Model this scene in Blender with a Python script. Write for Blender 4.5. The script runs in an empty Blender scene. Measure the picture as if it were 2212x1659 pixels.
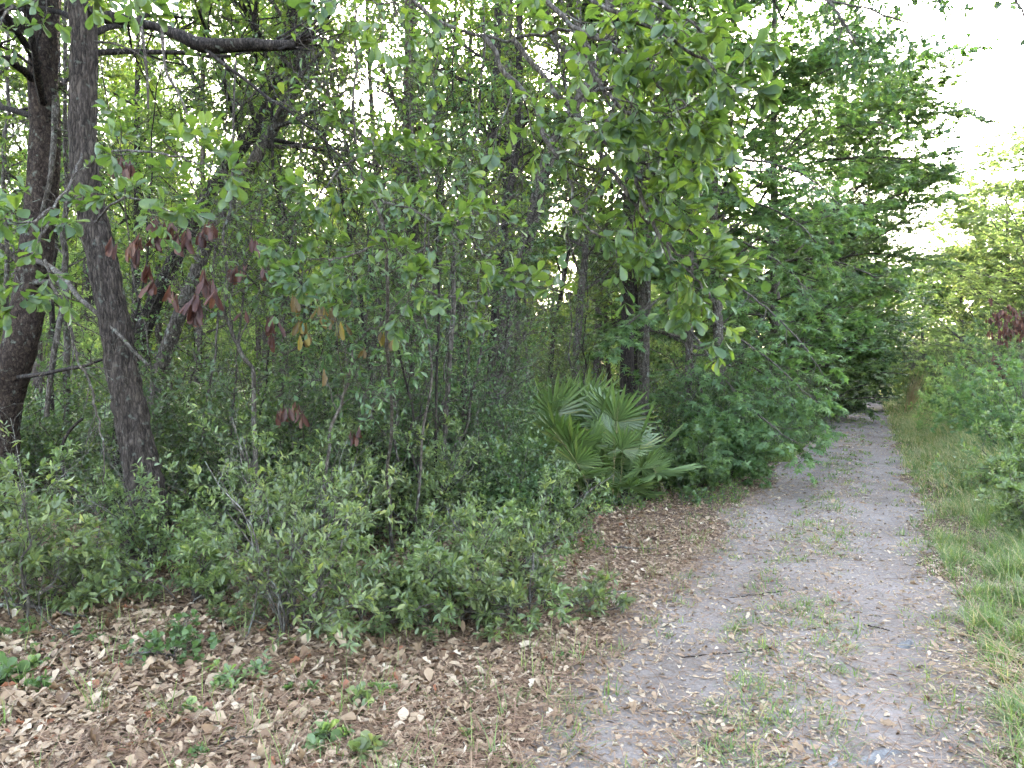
import bpy, math
import numpy as np
from math import radians
from mathutils import Vector, Euler

S = bpy.context.scene
COL = S.collection

# ------------------------------------------------------------------ camera, sky, sun, exposure
F, CX, HY, H = 1598.0, 1106.0, 810.0, 1.55      # focal length / centre / horizon measured on the photograph, eye height
cam = bpy.data.cameras.new("camera"); cam_o = bpy.data.objects.new("camera", cam); COL.objects.link(cam_o)
cam_o.location = (0, 0, H); cam_o.rotation_euler = (radians(90), 0, 0)
cam.sensor_width = 36; cam.lens = 36 * F / 2212; cam.shift_y = -(829.5 - HY) / 2212
cam.clip_start = 0.05; cam.clip_end = 2000
S.camera = cam_o

SUN_EL, SUN_AZ = radians(23.3), radians(2.8)
W = bpy.data.worlds.new("World"); S.world = W; W.use_nodes = True
wn = W.node_tree.nodes; wl = W.node_tree.links
bgn = wn["Background"]; sky = wn.new("ShaderNodeTexSky"); sky.sky_type = 'NISHITA'
sky.sun_disc = False; sky.sun_elevation = SUN_EL; sky.sun_rotation = SUN_AZ
sky.air_density = 1.0; sky.dust_density = 3.5; sky.ozone_density = 0.3
hz = wn.new("ShaderNodeHueSaturation"); hz.inputs["Saturation"].default_value = 0.72      # milky, hazy sky
wl.new(sky.outputs[0], hz.inputs["Color"]); wl.new(hz.outputs[0], bgn.inputs[0]); bgn.inputs[1].default_value = 0.15
sun = bpy.data.lights.new("sun", 'SUN'); sun.energy = 5.0; sun.angle = radians(0.5); sun.color = (1.0, 0.93, 0.80)
sun_o = bpy.data.objects.new("sun", sun); COL.objects.link(sun_o)
sd = Vector((math.sin(SUN_AZ) * math.cos(SUN_EL), math.cos(SUN_AZ) * math.cos(SUN_EL), math.sin(SUN_EL)))
sun_o.rotation_euler = sd.to_track_quat('Z', 'Y').to_euler(); sun_o.location = sd * 60
S.view_settings.view_transform = 'Standard'; S.view_settings.look = 'None'
S.view_settings.exposure = 3.85; S.view_settings.gamma = 1.0
cy = S.cycles
cy.max_bounces = 9; cy.diffuse_bounces = 7; cy.transmission_bounces = 6; cy.glossy_bounces = 2
cy.transparent_max_bounces = 4; cy.volume_bounces = 0
cy.use_adaptive_sampling = True; cy.adaptive_threshold = 0.03; cy.use_denoising = True
cy.sample_clamp_indirect = 6; cy.caustics_reflective = False; cy.caustics_refractive = False

# ------------------------------------------------------------------ helpers
def P(px, py, Y):
    """photograph pixel (2212 wide) + distance in metres -> point of the place"""
    return np.array([(px - CX) / F * Y, Y, H - (py - HY) / F * Y])

def PT(lst):
    return np.array([P(*q) for q in lst])

def hgt(x, y):
    x = np.asarray(x, float); y = np.asarray(y, float)
    r2 = x * x + y * y
    h = 0.035 * np.sin(x * 0.9 + 1.3) * np.cos(y * 0.7 - .4) + 0.02 * np.sin(x * 1.9 + y * 1.3)
    u = pathu(x, y)
    h = h * (0.35 + 0.65 * np.clip((np.abs(u) - 0.8) / 0.8, 0, 1))
    h = h - 0.035 * np.exp(-((u - .5) / .28) ** 2) - 0.035 * np.exp(-((u + .5) / .28) ** 2)
    return h * np.exp(-r2 / 900.0)

def pathu(x, y):
    return (np.asarray(x) - (0.49 * np.asarray(y) - 0.5)) * 0.898

def nrm(v):
    return v / np.maximum(np.linalg.norm(v, axis=-1, keepdims=True), 1e-9)

def resample(pts, M):
    pts = np.asarray(pts, float); n = len(pts)
    t = np.linspace(0, n - 1, M); i = np.clip(t.astype(int), 0, n - 2); f = (t - i)[:, None]
    a = pts[np.clip(i - 1, 0, n - 1)]; b = pts[i]; c = pts[i + 1]; d = pts[np.clip(i + 2, 0, n - 1)]
    return 0.5 * (2 * b + (c - a) * f + (2 * a - 5 * b + 4 * c - d) * f ** 2 + (3 * b - a - 3 * c + d) * f ** 3)

class Acc:
    def __init__(s): s.v = []; s.f = []; s.r = []; s.n = 0
    def add(s, V, Fc, R):
        """V (n,3), Fc (m,k) faces with k = 3 or 4, R (n,) variation"""
        s.v.append(V); s.f.append(Fc + s.n); s.r.append(np.broadcast_to(R, (len(V),))); s.n += len(V)
    def build(s, name, mat, parent=None, smooth=True):
        me = bpy.data.meshes.new(name)
        V = np.concatenate(s.v).astype(np.float32); R = np.concatenate(s.r).astype(np.float32)
        idx = np.concatenate([f.reshape(-1) for f in s.f]).astype(np.int32)
        tot = np.concatenate([np.full(len(f), f.shape[1], np.int32) for f in s.f])
        me.vertices.add(len(V)); me.vertices.foreach_set("co", V.reshape(-1))
        me.loops.add(len(idx)); me.loops.foreach_set("vertex_index", idx)
        st = np.zeros(len(tot), np.int32); st[1:] = np.cumsum(tot)[:-1]
        me.polygons.add(len(tot)); me.polygons.foreach_set("loop_start", st); me.polygons.foreach_set("loop_total", tot)
        me.polygons.foreach_set("use_smooth", np.full(len(tot), smooth, bool))
        at = me.attributes.new("rnd", 'FLOAT', 'POINT'); at.data.foreach_set("value", R)
        me.update(calc_edges=True)
        me.materials.append(mat)
        o = bpy.data.objects.new(name, me); COL.objects.link(o)
        if parent is not None: o.parent = parent
        return o

def vnoise(x, y, s, seed=0):
    r = np.random.default_rng(seed); g = r.uniform(0, 1, (64, 64))
    u = x * s % 64; v = y * s % 64; i = u.astype(int) % 64; j = v.astype(int) % 64; f = u - np.floor(u); h = v - np.floor(v)
    f = f * f * (3 - 2 * f); h = h * h * (3 - 2 * h); i2 = (i + 1) % 64; j2 = (j + 1) % 64
    return (g[i, j] * (1 - f) + g[i2, j] * f) * (1 - h) + (g[i, j2] * (1 - f) + g[i2, j2] * f) * h

def tubes(acc, Pn, Rn, k=5, rnd=0.5, rough=0.0, rng=None, ridge=0.0):
    """Pn (N,M,3) centre lines, Rn (N,M) radii"""
    N, M, _ = Pn.shape
    if N == 0: return
    T = nrm(np.gradient(Pn, axis=1)); a0 = nrm(T.mean(1))
    ref = np.where(np.abs(a0[:, 2:3]) > 0.8, np.array([[1.0, 0, 0]]), np.array([[0, 0, 1.0]]))[:, None, :]
    U = nrm(np.cross(T, np.broadcast_to(ref, T.shape))); Vv = np.cross(T, U)
    ang = np.linspace(0, 2 * np.pi, k, endpoint=False)
    rr = Rn[:, :, None] * np.ones(k)
    if rough > 0:
        ph = rng.uniform(0, 6.28, (N, 1, 4))
        s = np.linspace(0, 1, M)[None, :, None]
        rr = rr * (1 + rough * (np.sin(3 * ang + ph[..., :1] + 9 * s) * .6 + np.sin(2 * ang + ph[..., 1:2] - 14 * s) * .5
                                + rng.normal(0, .35, (N, M, k))))
    if ridge > 0:
        an, sn = np.meshgrid(ang, np.linspace(0, 1, M)); rd = vnoise(an * 3.2 + 5, sn * 46, 1, 91) + .6 * vnoise(an * 6.4 + sn * 9, sn * 90, 1, 92); rr = rr * (1 + ridge * (rd - .8))[None]
    ring = Pn[:, :, None, :] + rr[..., None] * (np.cos(ang)[None, None, :, None] * U[:, :, None, :] + np.sin(ang)[None, None, :, None] * Vv[:, :, None, :])
    V = ring.reshape(-1, 3)
    b = (np.arange(N)[:, None, None] * M + np.arange(M - 1)[None, :, None]) * k
    j = np.arange(k)[None, None, :]; j2 = (j + 1) % k
    Q = np.stack([b + j, b + j2, b + k + j2, b + k + j], -1).reshape(-1, 4)
    R = np.repeat(np.broadcast_to(rnd, (N,)), M * k)
    acc.add(V, Q, R)

def at(Pn, i, t):
    M = Pn.shape[1]; q = np.clip(t, 0, 0.9999) * (M - 1); a = q.astype(int); f = (q - a)[:, None]
    p0 = Pn[i, a]; p1 = Pn[i, a + 1]
    return p0 + (p1 - p0) * f, nrm(p1 - p0)

def atr(Rn, i, t):
    M = Rn.shape[1]; q = np.clip(t, 0, 0.9999) * (M - 1); a = q.astype(int); f = q - a
    return Rn[i, a] * (1 - f) + Rn[i, a + 1] * f

def grow(rng, Pn, Rn, n, t0, t1, ang, L, M=5, wig=0.12, grav=0.0, planar=0.0, taper=0.4, rf=0.55, rtip=0.25, lift=0.0, rmin=0.0008, az0=None):
    N = len(Pn); i = np.repeat(np.arange(N), n)
    t = t0 + (t1 - t0) * ((np.tile(np.arange(n), N) + rng.uniform(0, 1, N * n)) / n)
    p, T = at(Pn, i, t)
    up = np.array([0, 0, 1.0])
    sd_ = np.cross(T, up); bad = np.linalg.norm(sd_, axis=1) < 0.15
    sd_[bad] = rng.normal(size=(bad.sum(), 3)); sd_ = nrm(sd_ - (sd_ * T).sum(1, keepdims=True) * T); w = np.cross(sd_, T)
    az = (np.tile(np.arange(n), N) * 2.4 + rng.uniform(0, 6.28, N * n))
    if az0 is not None: az = az0(rng, N * n)
    sgn = np.where(np.tile(np.arange(n), N) % 2 == 0, 1.0, -1.0)
    cx_ = np.cos(az) * (1 - planar) + sgn * planar; sx_ = np.sin(az) * (1 - planar)
    a = np.clip(rng.normal(ang, 0.18, N * n), 0.1, 2.2)
    perp = nrm(cx_[:, None] * sd_ + sx_[:, None] * w)
    d = np.cos(a)[:, None] * T + np.sin(a)[:, None] * perp; d[:, 2] += lift; d = nrm(d)
    Lc = (L if np.ndim(L) == 0 else np.asarray(L)[i]) * (1 - taper * (t - t0) / max(t1 - t0, 1e-6)) * rng.uniform(0.6, 1.25, N * n)
    out = np.zeros((N * n, M, 3)); out[:, 0] = p
    for m in range(1, M):
        d = d + rng.normal(0, wig, d.shape); d[:, 2] += grav; d = nrm(d)
        out[:, m] = out[:, m - 1] + d * (Lc / (M - 1))[:, None]
    r0 = np.maximum(atr(Rn, i, t) * rf, rmin)
    s = np.linspace(0, 1, M)[None, :]
    R = np.maximum(r0[:, None] * (1 - (1 - rtip) * s), rmin * .7)
    return out, R

# leaf outlines: x across, y along the leaf (0..1), z up
def T_oval(w=0.5, peak=0.62, fold=0.10):
    V = [(0, 0, 0), (0, .45, -.01), (0, .8, -.02), (0, 1, -.06)]
    for s in (-1, 1):
        V += [(s * w * .16, .22, fold * .25), (s * w * .40, .48, fold * .7), (s * w * .5, peak + .1, fold), (s * w * .34, .92, fold * .5)]
    Fc = [(0, 1, 4), (1, 5, 4), (1, 2, 5), (2, 6, 5), (2, 3, 7), (2, 7, 6)]
    Fc += [(0, 8, 1), (1, 8, 9), (1, 9, 2), (2, 9, 10), (2, 11, 3), (2, 10, 11)]
    return np.array(V, float), np.array(Fc)
def T_lance(w=0.28, fold=0.06):
    V = [(0, 0, 0), (0, .5, -.015), (0, 1, -.08), (-w * .42, .35, fold * .8), (-w * .5, .62, fold), (w * .42, .35, fold * .8), (w * .5, .62, fold)]
    Fc = [(0, 1, 3), (1, 4, 3), (1, 2, 4), (0, 5, 1), (1, 5, 6), (1, 6, 2)]
    return np.array(V, float), np.array(Fc)
def T_star():
    V = [(0, .28, 0)]; 
    for k, (a, r) in enumerate([(-150, .18), (-118, .50), (-92, .22), (-58, .66), (-28, .26), (0, .74), (28, .26), (58, .66), (92, .22), (118, .50), (150, .18)]):
        z = -.13 if k % 2 else .02
        V.append((r * math.sin(radians(a)), .28 + r * math.cos(radians(a)), z))
    Fc = [(0, i, i + 1) for i in range(1, 11)]
    return np.array(V, float), np.array(Fc)
def T_rhomb(w=0.5, fold=0.1):
    V = [(0, 0, 0), (-w * .5, .55, fold), (0, 1, -.03), (w * .5, .55, fold)]
    return np.array(V, float), np.array([(0, 2, 1), (0, 3, 2)])
def T_litter(lob=False):
    V = []; ws = [.04, .22, .34, .47, .38, .06]
    if lob: ws = [.04, .16, .42, .26, .50, .10]
    for j, w in enumerate(ws):
        for s in (-1, 0, 1): V.append((s * w, j / 5.0, (0.10 if s else 0.0) * w * 2))
    Fc = []
    for j in range(5):
        for s in range(2):
            a = j * 3 + s; Fc += [(a, a + 1, a + 4), (a, a + 4, a + 3)]
    return np.array(V, float), np.array(Fc)

def place(acc, tpl, pos, d, n, size, rnd, curl=None, wid=None, cup=None):
    V, Fc = tpl
    d = nrm(d); sdv = nrm(np.cross(d, n)); n = np.cross(sdv, d)
    x = V[None, :, 0] * size[:, None]; y = V[None, :, 1] * size[:, None]; z = V[None, :, 2] * size[:, None]
    if wid is not None: x = x * wid[:, None]
    if cup is not None: z = z * cup[:, None]
    if curl is not None: z = z + curl[:, None] * (V[None, :, 1] ** 2) * size[:, None]
    W_ = pos[:, None, :] + x[..., None] * sdv[:, None, :] + y[..., None] * d[:, None, :] + z[..., None] * n[:, None, :]
    N, v = len(pos), len(V)
    acc.add(W_.reshape(-1, 3), (Fc[None] + (np.arange(N) * v)[:, None, None]).reshape(-1, 3), np.repeat(rnd, v))

GAPS = [(1187, 122, 34, 30, 1.0), (1230, 128, 12, 14, .9), (1110, 140, 60, 36, .55), (790, 110, 60, 34, .8), (820, 200, 52, 60, .75), (1090, 40, 30, 60, .4), (382, 222, 40, 24, .7), (35, 250, 40, 70, .7),
        (195, 350, 22, 60, .5), (540, 40, 60, 30, .6), (1225, 600, 26, 60, .85), (1170, 640, 30, 40, .5), (710, 150, 40, 60, .4), (980, 130, 60, 60, .5), (1040, 470, 30, 50, .25), (1740, 350, 90, 70, .35), (1800, 420, 90, 40, .5), (1700, 60, 90, 60, .3)]
def sky_gap(rng, p):
    """thin the foliage where the photograph shows openings in the canopy"""
    Yd = np.maximum(p[:, 1], .5); px = p[:, 0] / Yd * F + CX; py = HY - (p[:, 2] - H) / Yd * F; k = np.ones(len(p), bool)
    for (a, b, rx, ry, pr) in ((430, 640, 130, 140, .55), (225, 620, 50, 170, .6), (560, 280, 60, 90, .45)):
        k &= ~((((px - a) / rx) ** 2 + ((py - b) / ry) ** 2 < 1) & (rng.uniform(size=len(p)) < pr) & (p[:, 1] < 8.3))
    for (a, b, rx, ry, pr) in GAPS:
        q = ((px - a) / rx) ** 2 + ((py - b) / ry) ** 2; k &= ~((q < 1 + .5 * np.sin(px * .3) * np.cos(py * .23)) & (rng.uniform(size=len(p)) < pr) & (p[:, 1] > (2.5 if pr == 1.0 else 4.4)))
    return k
def leaves(rng, acc, tpl, Pn, n, size, t0=0.25, spread=0.9, droop=0.15, tilt=0.45, tip=1.0, planar=0.5, curl=0.0, rmap=(0, 1), keep=None, clear=1.6, hue=0.0):
    N = len(Pn); i = np.repeat(np.arange(N), n)
    t = 1 - (1 - t0) * rng.uniform(0, 1, N * n) ** tip
    p, T = at(Pn, i, t)
    up = np.array([0, 0, 1.0]); s = np.cross(T, up) + rng.normal(0, .05, T.shape); s = nrm(s); w = np.cross(s, T)
    az = rng.uniform(0, 6.28, N * n); sg = np.where(rng.uniform(size=N * n) < .5, -1, 1)
    lat = nrm((np.cos(az) * (1 - planar) + sg * planar)[:, None] * s + (np.sin(az) * (1 - planar))[:, None] * w)
    a = rng.normal(spread, .3, N * n)
    d = np.cos(a)[:, None] * T + np.sin(a)[:, None] * lat; d[:, 2] -= droop * rng.uniform(.2, 1.8, N * n)
    nn = up + rng.normal(0, tilt, (N * n, 3))
    sz = size * rng.uniform(.6, 1.2, N * n)
    # clumps share a tone, single leaves vary round it
    g = rng.uniform(0, 1, N)[i]
    r = np.clip(0.45 * g + 0.55 * rng.uniform(0, 1, N * n) + hue, 0, 1); r = rmap[0] + (rmap[1] - rmap[0]) * r
    m = np.linalg.norm(p - np.array([0, 0, H]), axis=1) > clear
    if clear > 0: m &= sky_gap(rng, p)
    if keep is not None: m &= keep(p)
    place(acc, tpl, p[m], d[m], nn[m], sz[m], r[m], curl=(rng.normal(0, .12, m.sum()) + curl), wid=rng.uniform(.75, 1.2, m.sum()))

# ------------------------------------------------------------------ materials
def mat(name):
    m = bpy.data.materials.new(name); m.use_nodes = True
    nt = m.node_tree; return m, nt, nt.nodes, nt.links, nt.nodes["Principled BSDF"]

def ramp(nodes, links, src, cols):
    r = nodes.new("ShaderNodeValToRGB"); e = r.color_ramp.elements
    while len(e) < len(cols): e.new(0.5)
    for k, (p, c) in enumerate(cols): e[k].position = p; e[k].color = (*c, 1)
    links.new(src, r.inputs[0]); return r

def leaf_mat(name, cols, tcol, tr=0.4, rough=0.42, spec=0.5, objvar=0.0):
    m, nt, nd, lk, bs = mat(name)
    a = nd.new("ShaderNodeAttribute"); a.attribute_name = "rnd"
    r = ramp(nd, lk, a.outputs["Fac"], cols)
    hs = nd.new("ShaderNodeHueSaturation"); lk.new(r.outputs[0], hs.inputs["Color"])
    if objvar:
        oi = nd.new("ShaderNodeObjectInfo")
        mr = nd.new("ShaderNodeMapRange"); lk.new(oi.outputs["Random"], mr.inputs[0])
        mr.inputs[3].default_value = 1 - objvar; mr.inputs[4].default_value = 1 + objvar; lk.new(mr.outputs[0], hs.inputs["Value"])
        mh = nd.new("ShaderNodeMapRange"); lk.new(oi.outputs["Random"], mh.inputs[0])
        mh.inputs[3].default_value = .475; mh.inputs[4].default_value = .515; lk.new(mh.outputs[0], hs.inputs["Hue"])
    tc = nd.new("ShaderNodeTexCoord"); nz = nd.new("ShaderNodeTexNoise"); nz.inputs["Scale"].default_value = 60; lk.new(tc.outputs["Object"], nz.inputs["Vector"])
    mx = nd.new("ShaderNodeMix"); mx.data_type = 'RGBA'; mx.blend_type = 'MULTIPLY'; mx.inputs[0].default_value = .35
    lk.new(hs.outputs[0], mx.inputs[6]); lk.new(nz.outputs["Fac"], mx.inputs[7])
    gm = nd.new("ShaderNodeMix"); gm.data_type = 'RGBA'; gm.blend_type = 'MULTIPLY'; gm.inputs[0].default_value = 1
    lk.new(mx.outputs[2], gm.inputs[6]); gm.inputs[7].default_value = (1.2, 1.2, 1.2, 1)
    lk.new(gm.outputs[2], bs.inputs["Base Color"])
    bs.inputs["Roughness"].default_value = rough; bs.inputs["Specular IOR Level"].default_value = spec
    t = nd.new("ShaderNodeBsdfTranslucent")
    tm = nd.new("ShaderNodeMix"); tm.data_type = 'RGBA'; tm.blend_type = 'MULTIPLY'; tm.inputs[0].default_value = 1
    lk.new(gm.outputs[2], tm.inputs[6]); tm.inputs[7].default_value = (*tcol, 1); lk.new(tm.outputs[2], t.inputs[0])
    ms = nd.new("ShaderNodeMixShader"); ms.inputs[0].default_value = tr
    lk.new(bs.outputs[0], ms.inputs[1]); lk.new(t.outputs[0], ms.inputs[2])
    lk.new(ms.outputs[0], nd["Material Output"].inputs[0])
    return m

def bark_mat(name, c1, c2, scale=(22, 22, 4), bump=0.6, lichen=0.0, dist=0.012):
    m, nt, nd, lk, bs = mat(name)
    tc = nd.new("ShaderNodeTexCoord"); mp = nd.new("ShaderNodeMapping"); mp.inputs["Scale"].default_value = scale
    lk.new(tc.outputs["Object"], mp.inputs[0])
    nz = nd.new("ShaderNodeTexNoise"); nz.inputs["Scale"].default_value = 1.6; nz.inputs["Detail"].default_value = 8; nz.inputs["Roughness"].default_value = .65
    lk.new(mp.outputs[0], nz.inputs["Vector"])
    vo = nd.new("ShaderNodeTexVoronoi"); vo.feature = 'DISTANCE_TO_EDGE'; vo.inputs["Scale"].default_value = 2.2
    ad = nd.new("ShaderNodeVectorMath"); ad.operation = 'MULTIPLY_ADD'; lk.new(nz.outputs["Color"], ad.inputs[0]); ad.inputs[1].default_value = (1.6, 1.6, 1.6)
    lk.new(mp.outputs[0], ad.inputs[2]); lk.new(ad.outputs[0], vo.inputs["Vector"])
    mm = nd.new("ShaderNodeMath"); mm.operation = 'MULTIPLY_ADD'; lk.new(vo.outputs[0], mm.inputs[0]); mm.inputs[1].default_value = 1.2; lk.new(nz.outputs["Fac"], mm.inputs[2])
    r = ramp(nd, lk, mm.outputs[0], [(.40, tuple(x * .30 for x in c1)), (.62, c1), (.98, tuple(x * 1.15 for x in c2))])
    src = r.outputs[0]
    if lichen:
        ln = nd.new("ShaderNodeTexNoise"); ln.inputs["Scale"].default_value = 16; ln.inputs["Detail"].default_value = 6; lk.new(tc.outputs["Object"], ln.inputs["Vector"])
        lr = ramp(nd, lk, ln.outputs["Fac"], [(.66 - .22 * lichen, (0, 0, 0)), (.80 - .2 * lichen, (.8, .8, .8))])
        mx = nd.new("ShaderNodeMix"); mx.data_type = 'RGBA'; lk.new(lr.outputs[0], mx.inputs[0]); lk.new(src, mx.inputs[6]); mx.inputs[7].default_value = (.30, .33, .27, 1)
        src = mx.outputs[2]
    lk.new(src, bs.inputs["Base Color"]); bs.inputs["Roughness"].default_value = .9; bs.inputs["Specular IOR Level"].default_value = .2
    bp = nd.new("ShaderNodeBump"); bp.inputs["Strength"].default_value = bump; bp.inputs["Distance"].default_value = dist
    lk.new(mm.outputs[0], bp.inputs["Height"]); lk.new(bp.outputs[0], bs.inputs["Normal"])
    return m

G = lambda *a: a
LM_OAK = leaf_mat("water oak leaf", [(0, G(0.051, 0.095, 0.046)), (.5, G(0.084, 0.137, 0.059)), (.85, G(0.121, 0.178, 0.063)), (1, G(0.205, 0.250, 0.067))], (2.5, 2.5, .65), .42, .36, .65)
LM_GUM = leaf_mat("sweetgum leaf", [(0, G(0.086, 0.146, 0.069)), (.6, G(0.128, 0.206, 0.089)), (1, G(0.205, 0.281, 0.098))], (1.9, 2.1, .85), .40, .40, .5, .12)
LM_SHRUB = leaf_mat("bayberry leaf", [(0, G(0.100, 0.146, 0.067)), (.5, G(0.153, 0.208, 0.089)), (.85, G(0.236, 0.292, 0.098)), (1, G(0.400, 0.396, 0.117))], (1.6, 1.9, .8), .34, .36, .6, .16)
LM_DARK = leaf_mat("evergreen shrub leaf", [(0, G(0.046, 0.085, 0.036)), (.6, G(0.085, 0.138, 0.055)), (1, G(0.172, 0.223, 0.082))], (1.8, 2.0, .8), .33, .34, .6, .18)
LM_WOOD = leaf_mat("woodland leaf", [(0, G(0.053, 0.094, 0.036)), (.5, G(0.089, 0.141, 0.050)), (1, G(0.162, 0.214, 0.057))], (2.4, 2.4, .8), .46, .45, .4, .2)
LM_SUN = leaf_mat("sun brightened pale leaf", [(0, G(0.150, 0.230, 0.098)), (.5, G(0.213, 0.299, 0.130)), (1, G(0.325, 0.380, 0.156))], (1.7, 1.75, 1.0), .55, .45, .4, .12)  # light green leaf, colour lifted further to stand in for strong sunlight
LM_PALM = leaf_mat("palmetto frond", [(0, G(0.082, 0.135, 0.049)), (.7, G(0.164, 0.227, 0.080)), (1, G(0.281, 0.268, 0.080))], (1.6, 1.9, .7), .25, .33, .6)
LM_PALMDEAD = leaf_mat("withered frond", [(0, G(.20, .16, .15)), (1, G(.34, .28, .26))], (1, .9, .7), .15, .6, .3)
LM_DEAD = leaf_mat("dead hanging leaf", [(0, G(0.075, 0.034, 0.028)), (.6, G(0.120, 0.056, 0.044)), (1, G(0.188, 0.098, 0.064))], (1.7, 1.1, .7), .22, .5, .4)
LM_YELLOW = leaf_mat("wilting leaf", [(0, G(.13, .10, .05)), (.5, G(.20, .14, .07)), (.8, G(.30, .22, .04)), (1, G(.18, .20, .08))], (1.6, 1.4, .5), .35, .5, .4)
LM_GRASS = leaf_mat("grass blade", [(0, G(.10, .165, .06)), (.5, G(.16, .24, .08)), (.8, G(.25, .31, .10)), (.9, G(.36, .34, .16)), (1, G(.48, .41, .25))], (1.6, 1.7, .7), .38, .45, .4)
LM_STRAW = leaf_mat("dry straw", [(0, G(.34, .25, .13)), (1, G(.50, .39, .22))], (1.2, 1.1, .7), .3, .5, .3)
LM_LITTER = leaf_mat("fallen leaf", [(0, G(0.081, 0.048, 0.027)), (.2, G(0.190, 0.114, 0.063)), (.45, G(0.298, 0.200, 0.118)), (.7, G(0.388, 0.280, 0.175)), (.92, G(0.478, 0.370, 0.253)), (.985, G(0.541, 0.457, 0.333)), (1, G(0.271, 0.105, 0.050))], (1.2, 1, .8), .12, .5, .35)
LM_NEEDLE = leaf_mat("pine needle", [(0, G(.13, .075, .045)), (.6, G(.24, .145, .09)), (1, G(.36, .25, .16))], (1, 1, 1), .05, .6, .3)
LM_MOSS = leaf_mat("vine leaf", [(0, G(0.076, 0.130, 0.050)), (1, G(0.130, 0.200, 0.065))], (1.6, 1.8, .8), .35, .4, .5)
BK_RIDGE = bark_mat("ridged grey brown bark", (.095, .075, .063), (.20, .16, .13), (15, 15, 3), 1.0, .22, .04)
BK_BROWN = bark_mat("smooth brown bark", (.062, .044, .035), (.115, .085, .065), (14, 14, 8), .8, .25, .03)
BK_GREY = bark_mat("grey bark", (.09, .075, .06), (.19, .165, .14), (18, 18, 6), .6, .35)
BK_DARK = bark_mat("dark bark", (.035, .028, .024), (.085, .068, .056), (20, 20, 5), .7, .1)
BK_LICHEN = bark_mat("lichen covered twig bark", (.085, .068, .055), (.18, .155, .125), (20, 20, 8), .5, .35)
BK_PALE = bark_mat("pale dead twig", (.16, .145, .12), (.32, .30, .26), (20, 20, 8), .4, .4)
BK_FAR = bark_mat("woodland bark", (.075, .058, .046), (.15, .12, .10), (12, 12, 3), .5, .2)

def ground_mat(name, c0, c1, c2, sc=1.0, fleck=None):
    m, nt, nd, lk, bs = mat(name)
    tc = nd.new("ShaderNodeTexCoord")
    n1 = nd.new("ShaderNodeTexNoise"); n1.inputs["Scale"].default_value = .9 * sc; n1.inputs["Detail"].default_value = 7; n1.inputs["Roughness"].default_value = .65
    n2 = nd.new("ShaderNodeTexNoise"); n2.inputs["Scale"].default_value = 38 * sc; n2.inputs["Detail"].default_value = 8; n2.inputs["Roughness"].default_value = .8
    for n in (n1, n2): lk.new(tc.outputs["Object"], n.inputs["Vector"])
    mm = nd.new("ShaderNodeMath"); mm.operation = 'MULTIPLY_ADD'; mm.inputs[1].default_value = .6
    lk.new(n2.outputs["Fac"], mm.inputs[0]); m2 = nd.new("ShaderNodeMath"); m2.operation = 'MULTIPLY'; m2.inputs[1].default_value = .45; lk.new(n1.outputs["Fac"], m2.inputs[0]); lk.new(m2.outputs[0], mm.inputs[2])
    r = ramp(nd, lk, mm.outputs[0], [(.38, c0), (.53, c1), (.68, c2)])
    lk.new(r.outputs[0], bs.inputs["Base Color"]); bs.inputs["Roughness"].default_value = .95; bs.inputs["Specular IOR Level"].default_value = .1
    bp = nd.new("ShaderNodeBump"); bp.inputs["Strength"].default_value = .8; bp.inputs["Distance"].default_value = .012
    lk.new(n2.outputs["Fac"], bp.inputs["Height"]); lk.new(bp.outputs[0], bs.inputs["Normal"])
    return m
M_SOIL = ground_mat("forest soil", (.045, .033, .025), (.13, .09, .065), (.22, .165, .125))
M_PATH = ground_mat("sandy track", (.115, .094, .078), (.225, .195, .172), (.35, .31, .285))
M_STONE = ground_mat("weathered pale wood", (.14, .135, .13), (.24, .235, .23), (.46, .455, .44), 1.5)

def tag(o, label=None, cat=None, group=None, kind=None):
    if label: o["label"] = label
    if cat: o["category"] = cat
    if group: o["group"] = group
    if kind: o["kind"] = kind
    return o
def thing(name, label, cat, loc, group=None):
    o = bpy.data.objects.new(name, None); COL.objects.link(o); o.location = loc; o.empty_display_size = .2
    return tag(o, label, cat, group)
def put(acc, name, m, root, smooth=True):
    """build a part whose vertices were made in world space under a root Empty"""
    o = acc.build(name, m, root, smooth); l = root.location
    me = o.data; n = len(me.vertices); v = np.empty(n * 3, np.float32); me.vertices.foreach_get("co", v)
    v = v.reshape(-1, 3) - np.array(l, np.float32); me.vertices.foreach_set("co", v.reshape(-1)); me.update()
    return o
def copy_thing(root, loc, rz, sc, label=None, cat=None, group=None):
    r = root.copy(); COL.objects.link(r); r.location = loc; r.rotation_euler = (0, 0, rz)
    r.scale = (sc if np.ndim(sc) else (sc, sc, sc))
    if label: r["label"] = label
    if cat: r["category"] = cat
    if group: r["group"] = group
    for ch in root.children:
        c = ch.copy(); COL.objects.link(c); c.parent = r
        for g in ch.children:
            d = g.copy(); COL.objects.link(d); d.parent = c
    return r
def gz(x, y): return float(hgt(x, y))

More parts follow.
